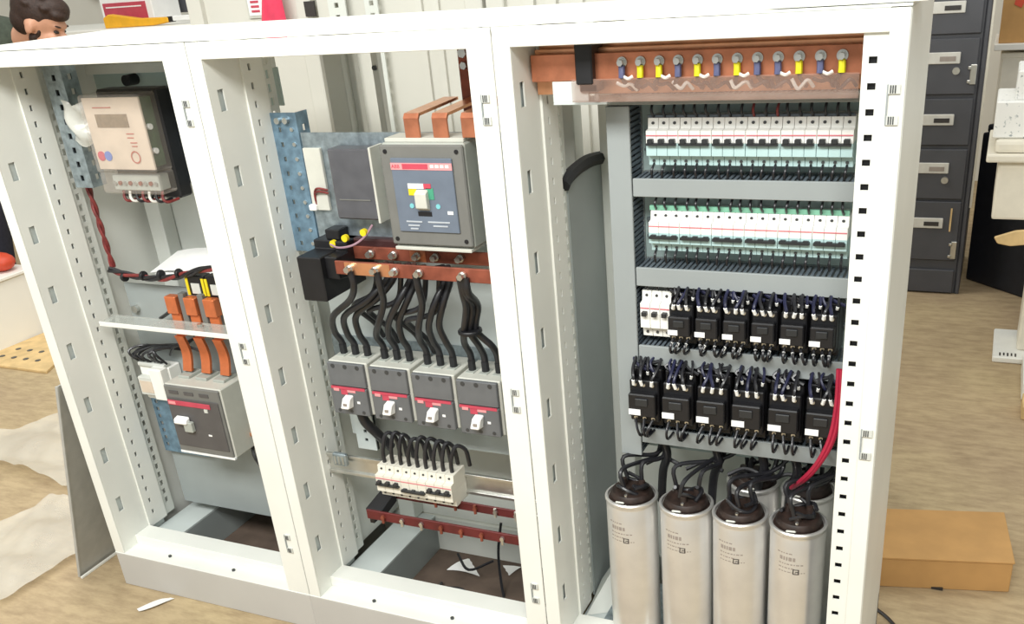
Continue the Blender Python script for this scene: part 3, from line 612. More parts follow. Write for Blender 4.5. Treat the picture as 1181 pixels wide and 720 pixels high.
# four moulded-case breakers
def make_mccb():
    t = thing('moulded_case_breaker', 'x', 'breaker', (0, 0, 0), 'four grey moulded breakers in a row')
    w = 0.0955
    MB().box(0, w, 0.008, 0.100, 0, 0.118).build('case', 'breaker_light', t, bevel=0.002)
    MB().box(0.001, w - 0.005, 0, 0.010, 0.064, 0.116).build('upper_cover', 'breaker_face', t, bevel=0.0015)
    MB().box(0.001, w - 0.005, -0.002, 0.010, 0.000, 0.062).build('lower_cover', 'breaker_face', t, bevel=0.0015)
    MB().box(0.004, w - 0.008, -0.0028, 0.0, 0.058, 0.0635).build('red_strip', 'red_print', t)
    MB().box(0.010, 0.024, -0.0034, -0.0027, 0.0535, 0.060).build('name_plate', 'pink_print', t)
    MB().box(0.028, 0.044, -0.0034, -0.0018, 0.0465, 0.0575).build('red_field', 'red_print', t)
    MB().box(0.044, 0.064, -0.0034, -0.0018, 0.0525, 0.0575).build('label_strip', 'pink_print', t)
    MB().hexa([(0.031, -0.020, 0.020), (0.051, -0.020, 0.020), (0.053, -0.001, 0.018), (0.033, -0.001, 0.018), (0.037, -0.016, 0.043), (0.057, -0.016, 0.043), (0.057, -0.001, 0.047), (0.037, -0.001, 0.047)]).build('toggle', 'label_white', t, bevel=0.002)
    MB().box(0.040, 0.048, -0.0206, -0.0175, 0.028, 0.033).build('toggle_mark', 'print_grey', t)
    MB().box(0.064, 0.071, -0.0028, -0.0018, 0.028, 0.033).build('test_button', 'label_white', t)
    for k in range(3):
        x = 0.016 + 0.030 * k
        MB().cyl((x, 0.001, 0.109), (x, -0.0005, 0.109), 0.005, n=12).build('cover_screw', 'screw_dark', t, True)
        MB().cyl((x, -0.001, 0.008), (x, -0.0025, 0.008), 0.004, n=12).build('cover_screw', 'screw_dark', t, True)
        MB().box(x - 0.010, x + 0.010, 0.030, 0.060, 0.1175, 0.120).build('terminal_well', 'breaker_side', t, bevel=0.0008)
    return t
proto = make_mccb(); u = [False]
MX = [-1.108, -1.006, -0.904, -0.802]; MZ = [0.530, 0.528, 0.525, 0.522]
for k in range(4):
    place(proto, u, (MX[k], 0.10, MZ[k]), 'grey moulded breaker with white toggle, %s from the left of the four' % ORD[k])
tag(MB().box(-1.160, -0.640, 0.200, 0.204, 0.515, 0.665).build('mounting_strip', 'galv'), 'galvanised strip right behind the four grey breakers', 'strip')
# black cables from the bars to the four breakers
st = [-0.972, -0.930, -0.918, -0.912, -0.880, -0.868, -0.828, -0.806, -0.794, -0.736, -0.730, -0.724]
ends = [MX[k] + 0.016 + 0.030 * j for k in range(4) for j in range(3)]
gat = [-1.042, -0.938, -0.848, -0.758]; sq = [0.75, 0.62, 0.62, 0.30]; gz = [0.752, 0.748, 0.745, 0.742]
for k in range(12):
    a, e, g = st[k], ends[k], k // 3; zz = MZ[g] + 0.119; j = k % 3
    gx = gat[g] + (e - (MX[g] + 0.046)) * sq[g]; yb = 0.054 if j == 0 or g == 3 else 0.112
    wire([(a, yb, 0.866), (a, yb + 0.004, 0.836), (a + (gx - a) * 0.35, 0.082 + 0.010 * j, 0.796), (gx, 0.098 + 0.008 * j, gz[g]), (e, 0.128, 0.705), (e, 0.145, 0.675), (e, 0.146, zz)], 0.0068, 'cable_black',
         'black cable from copper bar into the %s pole hole of the four grey breakers' % ORD[k], 'black feeder cables of the four breakers', 'cable', 'cable', n=9,
         tip=((e, 0.1455, zz + 0.022), (e, 0.146, zz), 0.0078, 'rubber'))
for k, (a, e, zc) in enumerate(((-0.955, -1.02, 0.775), (-0.900, -0.985, 0.765), (-0.845, -0.925, 0.758), (-0.815, -0.900, 0.750))):
    wire([(a, 0.112, 0.866), (a, 0.110, 0.83), (a - 0.02, 0.112, zc + 0.022), (e, 0.116, zc), (e - 0.01, 0.135, zc - 0.02), (e, 0.17, zc - 0.06), (e, 0.195, zc - 0.10)], 0.0056, 'cable_black', 'black cable sweeping left behind the feeders, %s from the left' % ORD[k], 'sweeping cables behind the feeders', 'cable', 'cable', n=8)
for g in range(4):
    o = MB().lathe((gat[g], 0.106, gz[g] - 0.004), [(0.022, 0), (0.0235, 0.002), (0.0235, 0.006), (0.022, 0.008)], 16) if g == 3 else None
    if o: tag(o.build('cable_tie', 'black_plastic', None, True), 'black tie around the bundled cables over the rightmost grey breaker', 'cable tie')
wire([(-1.065, 0.13, 0.535), (-1.058, 0.13, 0.50), (-1.045, 0.15, 0.46), (-1.03, 0.17, 0.42)], 0.0110, 'cable_black', 'thick black cable dropping below the leftmost grey breaker', None, 'cable', 'cable', n=9)
pu = thing('slotted_bracket', 'grey bracket with dark holes under the leftmost grey breaker', 'bracket', (-1.10, 0.17, 0.42))
MB().perf('y', 0.178, 0.181, -1.125, -1.075, 0.40, 0.53, -1.103, -1.095, [(0.42 + 0.022 * k, 0.428 + 0.022 * k) for k in range(5)]).build('bracket_face', 'light_plate', pu)
MB().box(-1.125, -1.075, 0.184, 0.188, 0.40, 0.53).build('bracket_shade_back', 'hole_shade', pu)  # added dark plate, stands for the shade in the bracket holes
# rail, breakers and brown bars below
rail('wide steel mounting rail carrying the nine-pole white breakers', -1.165, -0.610, 0.118, 0.392, 0.048, 'steel')
rb = thing('rail_bracket', 'small slotted bracket at the left end of the steel rail', 'bracket', (-1.13, 0.11, 0.41))
MB().box(-1.140, -1.105, 0.100, 0.111, 0.395, 0.425).build('bracket', 'galv', rb, bevel=0.002)
for k in range(3): MB().box(-1.135 + k * .010, -1.130 + k * .010, 0.098, 0.1, 0.400, 0.420).build('slot_insert', 'steel', rb)
SX = 0.0204
for k, on in enumerate((True, False, True)):
    o = make_mcb('cream three-pole breaker with black loops above, %s of the three on the steel rail' % ('leftmost', 'middle', 'rightmost')[k], 3, SX, 'mcb_cream', on, 'cream breakers on the steel rail')
    o.location = (-1.000 + k * 3 * SX, 0.055, 0.398); o.scale = (1, 1, 0.86)
for k in range(9):
    x = -1.000 + (k + 0.5) * SX; h = [0.05, 0.052, 0.05, 0.046, 0.05, 0.05, 0.048, 0.046, 0.044][k]; s = [0.012, 0.01, 0.008, 0.014, 0.01, 0.012, 0.012, 0.01, 0.014][k]
    wire([(x, 0.083, 0.430), (x + 0.001, 0.083, 0.430 + h * 0.7), (x + s * 0.8, 0.092, 0.432 + h * 1.35), (x + s * 1.8, 0.105, 0.430 + h * 1.1), (x + s * 2.0, 0.110, 0.440)], 0.0044, 'cable_black',
         'black wire loop, %s from the left above the cream breakers' % ORD[k], 'black loops above the cream breakers', n=8,
         tip=((x, 0.083, 0.444), (x, 0.083, 0.432), 0.0036, 'copper_dark'))
nb = thing('neutral_busbar', 'pair of dark red-brown drilled bars with bolts below the cream breakers', 'busbar', (-0.8, 0.06, 0.32))
MB().box(-1.020, -0.612, 0.030, 0.035, 0.320, 0.342).build('front_bar', 'brown_bar', nb, bevel=0.0008)
MB().box(-1.000, -0.612, 0.084, 0.089, 0.345, 0.364).build('rear_bar', 'brown_bar', nb, bevel=0.0008)
MB().hexa([(-1.025, 0.035, 0.318), (-0.985, 0.035, 0.318), (-0.975, 0.084, 0.340), (-1.010, 0.084, 0.340), (-1.025, 0.035, 0.342), (-0.985, 0.035, 0.342), (-0.975, 0.084, 0.366), (-1.010, 0.084, 0.366)]).build('end_holder', 'black_plastic', nb, bevel=0.0015)
MB().box(-1.022, -1.012, 0.04, 0.06, 0.303, 0.318).build('holder_foot', 'black_plastic', nb)
for k in range(8):
    x = -0.978 + 0.047 * k
    MB().cyl((x, 0.031, 0.331), (x, 0.024, 0.331), 0.0048, n=6).cyl((x, 0.027, 0.336), (x, 0.027, 0.318), 0.0032, n=8).build('bolt', 'steel' if k in (1, 2, 6, 7) else 'copper_dark', nb, True)
    if k > 1: MB().cyl((x + .008, 0.085, 0.355), (x + .008, 0.077, 0.355), 0.0048, n=6).cyl((x + .008, 0.080, 0.364), (x + .008, 0.080, 0.344), 0.0034, n=8).build('bolt', 'steel' if k > 4 else 'copper_dark', nb, True)
MB().cyl((-0.985, 0.084, 0.357), (-0.985, 0.076, 0.357), 0.006, n=10).build('bolt', 'steel', nb, True)
tag(MB().grid(8, 4, lambda a, b: (-1.02 + 0.15 * a + 0.03 * b, 0.30 + 0.06 * b, 0.004 + 0.006 * math.sin(5 * a + 3 * b)), 0.0006).build('paper_scrap', 'paper'), 'white paper scrap on the floor inside the middle enclosure', 'paper')
for k, pts in enumerate(([(-0.90, 0.20, 0.005), (-0.93, 0.22, 0.02), (-0.98, 0.20, 0.03), (-1.0, 0.24, 0.01)], [(-0.86, 0.32, 0.16), (-0.865, 0.30, 0.09), (-0.85, 0.27, 0.03), (-0.83, 0.24, 0.004)], [(-0.98, 0.30, 0.06), (-0.93, 0.26, 0.05), (-0.87, 0.28, 0.075)], [(-0.75, 0.22, 0.005), (-0.71, 0.24, 0.02), (-0.67, 0.22, 0.005)])):
    wire(pts, 0.0035, 'cable_black', 'loose black cable on the floor of the middle enclosure, ' + ('nearest the left wall', 'hanging from above', 'over the paper scrap', 'nearest the right side')[k], 'loose cables at the bottom of the middle enclosure', 'cable', 'cable')

# ================================================================== LEFT ENCLOSURE
mp1 = thing('mounting_plate', 'grey mounting plate in lower half of the left enclosure', 'plate', (-1.48, 0.21, 0.14))
MB().box(-1.745, -1.225, 0.206, 0.21, 0.14, 0.745).build('plate', 'grey_plate', mp1)
MB().cyl((-1.722, 0.206, 0.683), (-1.722, 0.194, 0.683), 0.009).build('bolt', 'steel', mp1, True)
# energy meter
em = thing('energy_meter', 'energy meter with clear cover and black case in the left enclosure', 'meter', (-1.53, 0.19, 0.967))
MB().box(-1.612, -1.446, 0.153, 0.192, 0.967, 1.190).build('case', 'black_plastic', em, bevel=0.004)
MB().box(-1.612, -1.446, 0.102, 0.153, 1.030, 1.186).build('clear_cover', 'clear_cover', em, bevel=0.004)
MB().box(-1.606, -1.452, 0.108, 0.114, 1.036, 1.180).build('face', 'meter_face', em, bevel=0.001)
MB().box(-1.600, -1.460, 0.114, 0.150, 1.040, 1.176).build('circuit_board', 'pcb_green', em)
MB().box(-1.578, -1.492, 0.1065, 0.108, 1.122, 1.148).build('display', 'lcd', em)
MB().cyl((-1.590, 0.108, 1.064), (-1.590, 0.1065, 1.064), 0.010, n=16).build('red_print', 'red_print', em, True)
MB().cyl((-1.571, 0.108, 1.064), (-1.571, 0.1065, 1.064), 0.010, n=16).build('blue_print', 'blue_print', em, True)
q = MB()
for k in range(20):
    a0, a1 = 2 * math.pi * k / 20, 2 * math.pi * (k + 1) / 20
    q.add([(-1.495 + r * math.cos(a), 0.1066, 1.062 + r * math.sin(a)) for r in (0.010, 0.013) for a in (a0, a1)], [(0, 1, 3, 2)])
q.build('seal_print', mat('seal_ink', (176, 96, 80), 0.6), em)
for k, (xa, xb, z) in enumerate(((-1.505, -1.485, 1.108), (-1.505, -1.488, 1.100), (-1.50, -1.482, 1.090), (-1.498, -1.484, 1.083), (-1.58, -1.53, 1.160))):
    MB().box(xa, xb, 0.1068, 0.108, z, z + 0.002).build('print', 'seal_ink', em)
for z in (1.12, 1.072): MB().cyl((-1.460, 0.125, z), (-1.452, 0.125, z), 0.006, n=10).build('standoff', 'ferrule_white', em, True)
MB().box(-1.612, -1.446, 0.106, 0.153, 0.985, 1.030).build('terminal_cover', 'clear_cover', em, bevel=0.004)
MB().box(-1.590, -1.462, 0.118, 0.150, 0.990, 1.022).build('terminal_block', 'breaker_side', em, bevel=0.002)
for k in range(9): MB().cyl((-1.582 + 0.0142 * k, 0.118, 1.006), (-1.582 + 0.0142 * k, 0.114, 1.006), 0.0045, n=10).build('terminal_screw', 'copper_dark' if k % 2 else 'steel', em, True)
mbk = thing('meter_bracket', 'perforated galvanised upright left of the energy meter', 'upright', (-1.69, 0.15, 0.975))
MB().perf('y', 0.150, 0.153, -1.742, -1.690, 0.985, 1.250, -1.720, -1.710, [(1.0 + 0.03 * k, 1.012 + 0.03 * k) for k in range(8)]).build('upright_face', 'galv', mbk)
MB().perf('x', -1.693, -1.690, 0.153, 0.19, 0.985, 1.250, 0.165, 0.175, [(1.0 + 0.03 * k, 1.012 + 0.03 * k) for k in range(8)]).build('upright_flange', 'galv', mbk)
MB().box(-1.742, -1.700, 0.158, 0.162, 0.985, 1.250).build('upright_shade_back', 'hole_shade', mbk)  # added dark plate, gives the upright's holes their shade
MB().box(-1.690, -1.612, 0.156, 0.160, 1.09, 1.12).build('meter_arm', 'galv', mbk)
MB().box(-1.612, -1.40, 0.193, 0.196, 0.99, 1.19).build('meter_back', 'galv', mbk)
tag(MB().grid(10, 10, lambda a, b: (-1.700 + 0.085 * a + 0.006 * math.sin(9 * b), 0.140 - 0.02 * math.sin(3.1 * a) + 0.006 * math.sin(14 * a * b + 2), 1.085 + 0.085 * b + 0.006 * math.sin(8 * a)), 0.001).build('plastic_wrap', mat('clear_wrap', (224, 224, 216), 0.2, alpha=0.55, bump=0.3), None, True), 'crumpled clear plastic film clinging to left side of the meter', 'plastic film')
for k in range(7):
    x = -1.575 + 0.018 * k
    wire([(x, 0.128, 0.992), (x + 0.004, 0.120, 0.975), (x + 0.010, 0.125, 0.966), (x + 0.018, 0.15, 0.968)], 0.003, ('cable_darkred', 'cable_white', 'cable_black')[k % 3], ('dark red', 'white', 'black')[k % 3] + ' wire looping under the energy meter terminals, %s from the left' % ORD[k], 'wires under the energy meter', n=6)
# harness: red twisted wires down the side, black harness across
for k in range(2):
    pts = []
    for i in range(19):
        t_ = i / 18; ph = 14 * t_ + math.pi * k
        pts.append((-1.747 + 0.006 * t_ + 0.0035 * math.cos(ph), 0.186 + 0.0035 * math.sin(ph), 0.985 - 0.195 * t_))
    wire(pts, 0.0038, 'cable_darkred', ('darker' if k else 'brighter') + ' dark red wire twisted down the left upright below the meter', 'twisted red meter wires', n=6, seg=3)
for k in range(3):
    pts = []
    for i in range(22):
        t_ = i / 21; ph = 17 * t_ + 2.1 * k
        pts.append((-1.742 + 0.36 * t_, 0.175 + 0.004 * math.sin(ph), 0.787 - 0.022 * math.sin(math.pi * min(1, t_ * 1.25)) + 0.004 * math.cos(ph) + 0.022 * t_))
    wire(pts, 0.0042, ('cable_black', 'cable_darkred', 'cable_black')[k], ('upper black', 'dark red', 'lower black')[k] + ' strand of the twisted harness crossing the left enclosure', 'twisted harness strands', n=6, seg=3)
for k, x in enumerate((-1.70, -1.64, -1.585, -1.53)):
    o = MB().lathe((0, 0, -0.004), [(0.0105, 0), (0.0115, 0.003), (0.0115, 0.005), (0.0105, 0.008)], 12)
    o.xf(Matrix.Translation((x, 0.175, 0.772 + 0.006 * k)) @ Matrix.Rotation(math.pi / 2, 4, 'Y'))
    tag(o.build('cable_tie', 'black_plastic', None, True), 'black cable tie, %s from the left around the harness' % ORD[k], 'cable tie', 'cable ties on the harness')
tag(MB().grid(8, 5, lambda a, b: (-1.650 + 0.24 * a - 0.0 * b, 0.205 + 0.10 * b, 0.788 + (0.010 * b + 0.016 * a * b + 0.006 * math.sin(5 * a) - 0.012 * (1 - a) * (1 - b))), 0.0008).build('document', 'paper'), 'white sheets of paper lying above the harness in the left enclosure', 'paper')
tag(MB().grid(8, 5, lambda a, b: (-1.630 + 0.24 * a, 0.200 + 0.10 * b, 0.776 + (0.006 * b + 0.012 * a * b)), 0.0008).build('document', 'paper'), 'lower sheet of paper under the topmost one above the harness', 'paper')
# current transformers and copper straps
BX = (-1.562, -1.506, -1.450)
for k, x in enumerate(BX):
    t = thing('copper_strap', 'flexible copper strap into the left enclosure breaker, ' + ('leftmost', 'middle', 'rightmost')[k], 'busbar', (x, 0.16, 0.55), 'copper straps above the left breaker')
    MB().box(x - 0.016, x + 0.016, 0.158, 0.180, 0.696, 0.738).build('upper_block', 'copper_orange', t, bevel=0.002)
    MB().box(x - 0.014, x + 0.014, 0.166, 0.174, 0.640, 0.700).build('upper_strap', 'copper_orange', t, bevel=0.001)
    for j in range(2):
        MB().add([(x + s * 0.013 + 0.0, y + 0.004 * j + 0.008 * math.sin(4 * (zz - 0.56) * 10), zz) for zz in [0.555 + 0.0125 * i for i in range(8)] for s, y in ((-1, 0.158), (1, 0.158), (1, 0.161), (-1, 0.161))],
                 [(4 * i + a, 4 * i + (a + 1) % 4, 4 * i + 4 + (a + 1) % 4, 4 * i + 4 + a) for i in range(7) for a in range(4)] + [(3, 2, 1, 0), (28, 29, 30, 31)]).build('flexible_leaf', 'copper_orange', t, True)
for k, x in enumerate((-1.492, -1.436)):
    t = thing('current_transformer', 'black current transformer with yellow edges, ' + ('left' if k == 0 else 'right') + ' one behind the copper straps', 'transformer', (x, 0.18, 0.735), 'current transformers')
    MB().box(x - 0.026, x + 0.026, 0.178, 0.205, 0.738, 0.786).build('body', 'black_plastic', t, bevel=0.002)
    for s in (-1, 1): MB().box(x + s * 0.023 - 0.0035, x + s * 0.023 + 0.0035, 0.176, 0.178, 0.740, 0.780).build('yellow_edge', 'yellow', t)
    MB().box(x - 0.012, x + 0.012, 0.176, 0.178, 0.744, 0.768).build('terminal_label', 'mcb_grey', t)
for k, x in enumerate((-1.534, -1.478)):
    t = tag(MB().box(x - 0.008, x + 0.008, 0.166, 0.182, 0.640, 0.745).build('phase_barrier', 'breaker_grey', bevel=0.001), 'grey barrier between the copper straps, ' + ('left' if k == 0 else 'right') + ' one', 'barrier', 'grey phase barriers')
wire([(-1.64, 0.19, 0.668), (-1.60, 0.178, 0.688), (-1.575, 0.172, 0.704)], 0.0042, 'cable_black', 'black rod slanting from the plate up to the leftmost copper strap', None, 'support_rod', 'rod')
wire([(-1.58, 0.188, 0.725), (-1.50, 0.186, 0.722), (-1.44, 0.186, 0.72)], 0.004, 'cable_black', 'black wire running behind the copper strap blocks', None)
shf = thing('clear_shelf', 'clear plastic shelf strip crossing in front of the copper straps', 'shelf', (-1.5, 0.12, 0.68))
MB().box(-1.735, -1.243, 0.100, 0.150, 0.681, 0.686).build('shelf_plate', 'clear_plate', shf, bevel=0.0008)
MB().box(-1.735, -1.243, 0.098, 0.101, 0.676, 0.687).build('shelf_edge', 'white_paint', shf, bevel=0.0008)
MB().cyl((-1.455, 0.125, 0.686), (-1.455, 0.125, 0.694), 0.006).build('bolt', 'steel', shf, True)
# breaker of the left enclosure
B1 = thing('moulded_case_breaker', 'dark-faced moulded breaker with pale grey sides in the left enclosure', 'breaker', (-1.508, 0.20, 0.366))
MB().box(-1.592, -1.425, 0.106, 0.200, 0.366, 0.543).build('case', 'breaker_light', B1, bevel=0.0025)
MB().box(-1.590, -1.428, 0.100, 0.107, 0.370, 0.541).build('front_cover', 'breaker_grey', B1, bevel=0.002)
MB().box(-1.586, -1.434, 0.0975, 0.100, 0.386, 0.512).build('face_plate', mat('face_dark', (84, 82, 82), 0.45), B1, bevel=0.001)
MB().box(-1.584, -1.458, 0.0955, 0.098, 0.494, 0.506).build('red_strip', 'red_print', B1, bevel=0.0006)
MB().box(-1.581, -1.560, 0.0950, 0.0956, 0.4965, 0.5035).build('name_field', 'pink_print', B1)
MB().box(-1.478, -1.468, 0.0955, 0.098, 0.484, 0.493).build('test_button', 'mcb_grey', B1)
MB().hexa([(-1.568, 0.080, 0.452), (-1.530, 0.080, 0.452), (-1.530, 0.098, 0.448), (-1.568, 0.098, 0.448), (-1.568, 0.083, 0.464), (-1.530, 0.083, 0.464), (-1.530, 0.098, 0.468), (-1.568, 0.098, 0.468)]).build('toggle', 'label_white', B1, bevel=0.003)
MB().box(-1.545, -1.520, 0.086, 0.098, 0.430, 0.456).build('toggle_base', 'breaker_side', B1, bevel=0.002)
MB().box(-1.484, -1.474, 0.0965, 0.098, 0.422, 0.426).build('position_mark', 'label_white', B1)
for k in range(3): MB().box(-1.575 + .045 * k, -1.548 + .045 * k, 0.0985, 0.100, 0.522, 0.530).build('cover_recess', 'face_dark', B1)
for k in range(3): MB().box(-1.578 + 0.052 * k, -1.545 + 0.052 * k, 0.140, 0.185, 0.543, 0.550).build('terminal_well', 'breaker_side', B1, bevel=0.001)
MB().box(-1.590, -1.426, 0.101, 0.108, 0.364, 0.3695).build('bottom_edge', 'label_white', B1)
MB().box(-1.440, -1.405, 0.165, 0.195, 0.395, 0.404).build('outgoing_lug', 'copper_bright', B1, bevel=0.001)
# relay and wiring left of that breaker
rl = thing('relay', 'white stepped relay with clear front left of the dark-faced breaker', 'relay', (-1.68, 0.2, 0.455))
MB().box(-1.725, -1.632, 0.165, 0.2055, 0.462, 0.552).build('body', 'mcb_white', rl, bevel=0.003)
MB().box(-1.722, -1.672, 0.148, 0.166, 0.480, 0.528).build('clear_front', 'mcb_grey', rl, bevel=0.002)
MB().box(-1.672, -1.634, 0.140, 0.166, 0.474, 0.556).build('front_block', 'mcb_white', rl, bevel=0.003)
MB().box(-1.716, -1.678, 0.1465, 0.148, 0.488, 0.518).build('window', 'meter_face', rl)
MB().box(-1.720, -1.636, 0.158, 0.180, 0.552, 0.562).build('terminal_row', 'mcb_grey', rl, bevel=0.002)
for k in range(9):
    x = -1.725 + 0.011 * k; s = random.uniform(-.02, .03)
    wire([(x, 0.170, 0.560), (x + s * .3, 0.150, 0.578 + random.uniform(0, .012)), (x + s, 0.155, 0.590 + random.uniform(-.01, .014)), (x + s + 0.03, 0.180, 0.600), (-1.60 + .006 * k, 0.19, 0.592 + .004 * k)], 0.0030, 'cable_black', 'thin black wire of the tangle above the white relay, %s from the left' % ORD[k], 'black tangle above the white relay', n=6)
wire([(-1.64, 0.19, 0.575), (-1.60, 0.17, 0.606), (-1.565, 0.172, 0.612), (-1.53, 0.18, 0.600)], 0.0032, 'cable_black', 'black wire arching from the tangle to the copper straps', None)
pg = thing('perforated_plate', 'bluish perforated plate below the white relay', 'plate', (-1.65, 0.19, 0.36))
MB().perf('y', 0.190, 0.193, -1.745, -1.600, 0.300, 0.470, -1.735, -1.726, [(0.315 + 0.02 * k, 0.325 + 0.02 * k) for k in range(7)]).build('plate_face', 'galv_blue', pg)
for (x, z) in ((-1.672, 0.452), (-1.664, 0.440), (-1.650, 0.450)): MB().box(x - .005, x + .005, 0.184, 0.190, z - .004, z + .004).build('clip', 'black_plastic', pg)
for k in range(2): wire([(-1.45, 0.19, 0.37), (-1.43 + .02 * k, 0.17, 0.33), (-1.40, 0.185, 0.26 - .03 * k), (-1.39, 0.19, 0.16), (-1.42, 0.20, 0.02)], 0.004, 'cable_black', ('outer' if k else 'inner') + ' black cable hanging below the dark-faced breaker', 'cables below the left breaker', 'cable', 'cable')
pts = [(-1.44 + 0.05 * math.cos(a * 0.7), 0.26 + 0.04 * math.sin(a * 0.7), 0.105 + 0.004 * a) for a in range(16)]
wire(pts, 0.004, 'cable_black', 'coiled black cable at the bottom of the left enclosure', None, 'cable', 'cable', seg=3)

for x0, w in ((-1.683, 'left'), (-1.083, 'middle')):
    tag(MB().box(x0, x0 + 0.42, 0.02, 0.38, 0.0005, 0.004).build('floor_shade_sheet', mat('floor_shade_sheet', (92, 78, 68), 0.8, var=0.2, scale=14)), 'dark brown sheet added as shade on the floor under the %s enclosure' % w, 'board', 'added shade sheets inside the plinths')  # added dark sheet, puts shade into the floor colour inside the plinth
# ================================================================== on the roof and the floor
rp_ = thing('roof_channel', 'white metal channel lying on the roof of the right enclosure', 'channel', (-0.08, 0.10, 1.296))
MB().box(-0.205, 0.020, 0.010, 0.110, 1.2905, 1.302).build('channel', 'white_paint', rp_, bevel=0.003, seg=2)
MB().box(-0.203, 0.018, 0.006, 0.012, 1.2895, 1.296).build('channel_lip', 'white_paint', rp_, bevel=0.001)
ld = thing('leaning_sheet', 'grey metal sheet leaning against the left side of the enclosures', 'sheet', (-1.945, 0.15, 0))
MB().hexa([(-1.950, -0.013, 0), (-1.946, -0.013, 0), (-1.946, 0.36, 0), (-1.950, 0.36, 0), (-1.808, -0.005, 0.560), (-1.804, -0.005, 0.560), (-1.804, 0.37, 0.560), (-1.808, 0.37, 0.560)]).build('sheet', mat('sheet_grey', (172, 172, 166), 0.5), ld)
MB().hexa([(-1.952, -0.016, 0), (-1.944, -0.016, 0), (-1.944, -0.012, 0), (-1.952, -0.012, 0), (-1.810, -0.008, 0.560), (-1.802, -0.008, 0.560), (-1.802, -0.004, 0.560), (-1.810, -0.004, 0.560)]).build('folded_edge', 'sheet_grey', ld)
tag(MB().box(-1.937, -1.931, -0.02, 0.11, 0.001, 0.006).build('white_strip', 'white_paint'), 'thin white strip on the floor at the left plinth corner', 'strip')
tag(MB().grid(8, 4, lambda a, b: (-1.675 + 0.050 * a + 0.012 * b - 0.01, -0.080 + 0.066 * a - (0.034 * b - 0.017) * math.sin(math.pi * min(1, a + .05)), 0.003 + 0.004 * math.sin(3 * a) * b), 0.0008).build('paper_scrap', 'paper'), 'small white paper scrap on the floor before the left enclosure', 'paper')
def crump(x0, y0, ax, ay, bx, by, seed, amp):
    rnd = random.Random(seed); ph = [rnd.uniform(0, 6) for _ in range(6)]
    return lambda a, b: (x0 + ax * a + bx * b, y0 + ay * a + by * b, 0.012 + amp * abs(math.sin(5 * a + ph[0] + 3 * b) * math.sin(7 * b + ph[1] - 2 * a)) + amp * .4 * abs(math.sin(17 * a + 9 * b + ph[2])))
tag(MB().grid(26, 26, crump(-3.02, 0.40, 0.66, -0.08, 0.28, 0.42, 3, 0.03), 0.001).build('plastic_sheet', 'plastic_sheet', None, True), 'crumpled translucent plastic sheet spread on the floor at far left', 'plastic sheet')
tag(MB().grid(22, 22, crump(-2.40, -0.16, 0.36, -0.02, 0.04, 0.42, 5, 0.02), 0.001).build('plastic_sheet', 'plastic_sheet', None, True), 'smaller translucent plastic sheet on the floor beside the leaning metal sheet', 'plastic sheet')
wb = thing('wood_slat', 'perforated pale wooden board on the floor by the low white box', 'board', (-3.5, 1.2, 0))
MB().prism([(-3.68, 1.02), (-3.25, 1.02), (-3.45, 1.42), (-3.66, 1.36)], 'z', 0.0, 0.012).build('board', 'wood', wb, bevel=0.002)
for k in range(4):
    for j in range(2): MB().cyl((-3.60 + .07 * k, 1.10 + .08 * j, 0.012), (-3.60 + .07 * k, 1.10 + .08 * j, 0.0135), 0.012, n=8).build('hole_plug', 'screw_dark', wb)
cx_ = thing('cardboard_box', 'long flat brown cardboard box on the floor behind the right enclosure', 'box', (0.1, 0.65, 0))
A = [(-0.10, 0.530), (0.262, 0.612), (0.238, 0.820), (-0.124, 0.738)]
MB().prism(A, 'z', 0.0, 0.078).build('carton', 'cardboard', cx_, bevel=0.002)
MB().hexa([(-0.102, 0.527, 0.078), (0.265, 0.610, 0.078), (0.240, 0.823, 0.078), (-0.127, 0.740, 0.078), (-0.102, 0.527, 0.083), (0.265, 0.610, 0.083), (0.240, 0.823, 0.083), (-0.127, 0.740, 0.083)]).build('lid', 'cardboard', cx_, bevel=0.001)
MB().cyl((0.258, 0.640, 0.045), (0.2605, 0.640, 0.045), 0.012, n=10).build('hand_hole', 'print_dark', cx_)
MB().box(0.10, 0.125, 0.574, 0.580, 0.001, 0.006).build('flap_gap', 'print_dark', cx_)
wire([(-0.03, 0.47, 0.004), (0.0, 0.452, 0.004), (0.03, 0.42, 0.004), (0.05, 0.38, 0.004), (0.06, 0.3, 0.004)], 0.004, 'cable_black', 'black cable on the floor beside the right enclosure', None, 'cable', 'cable')

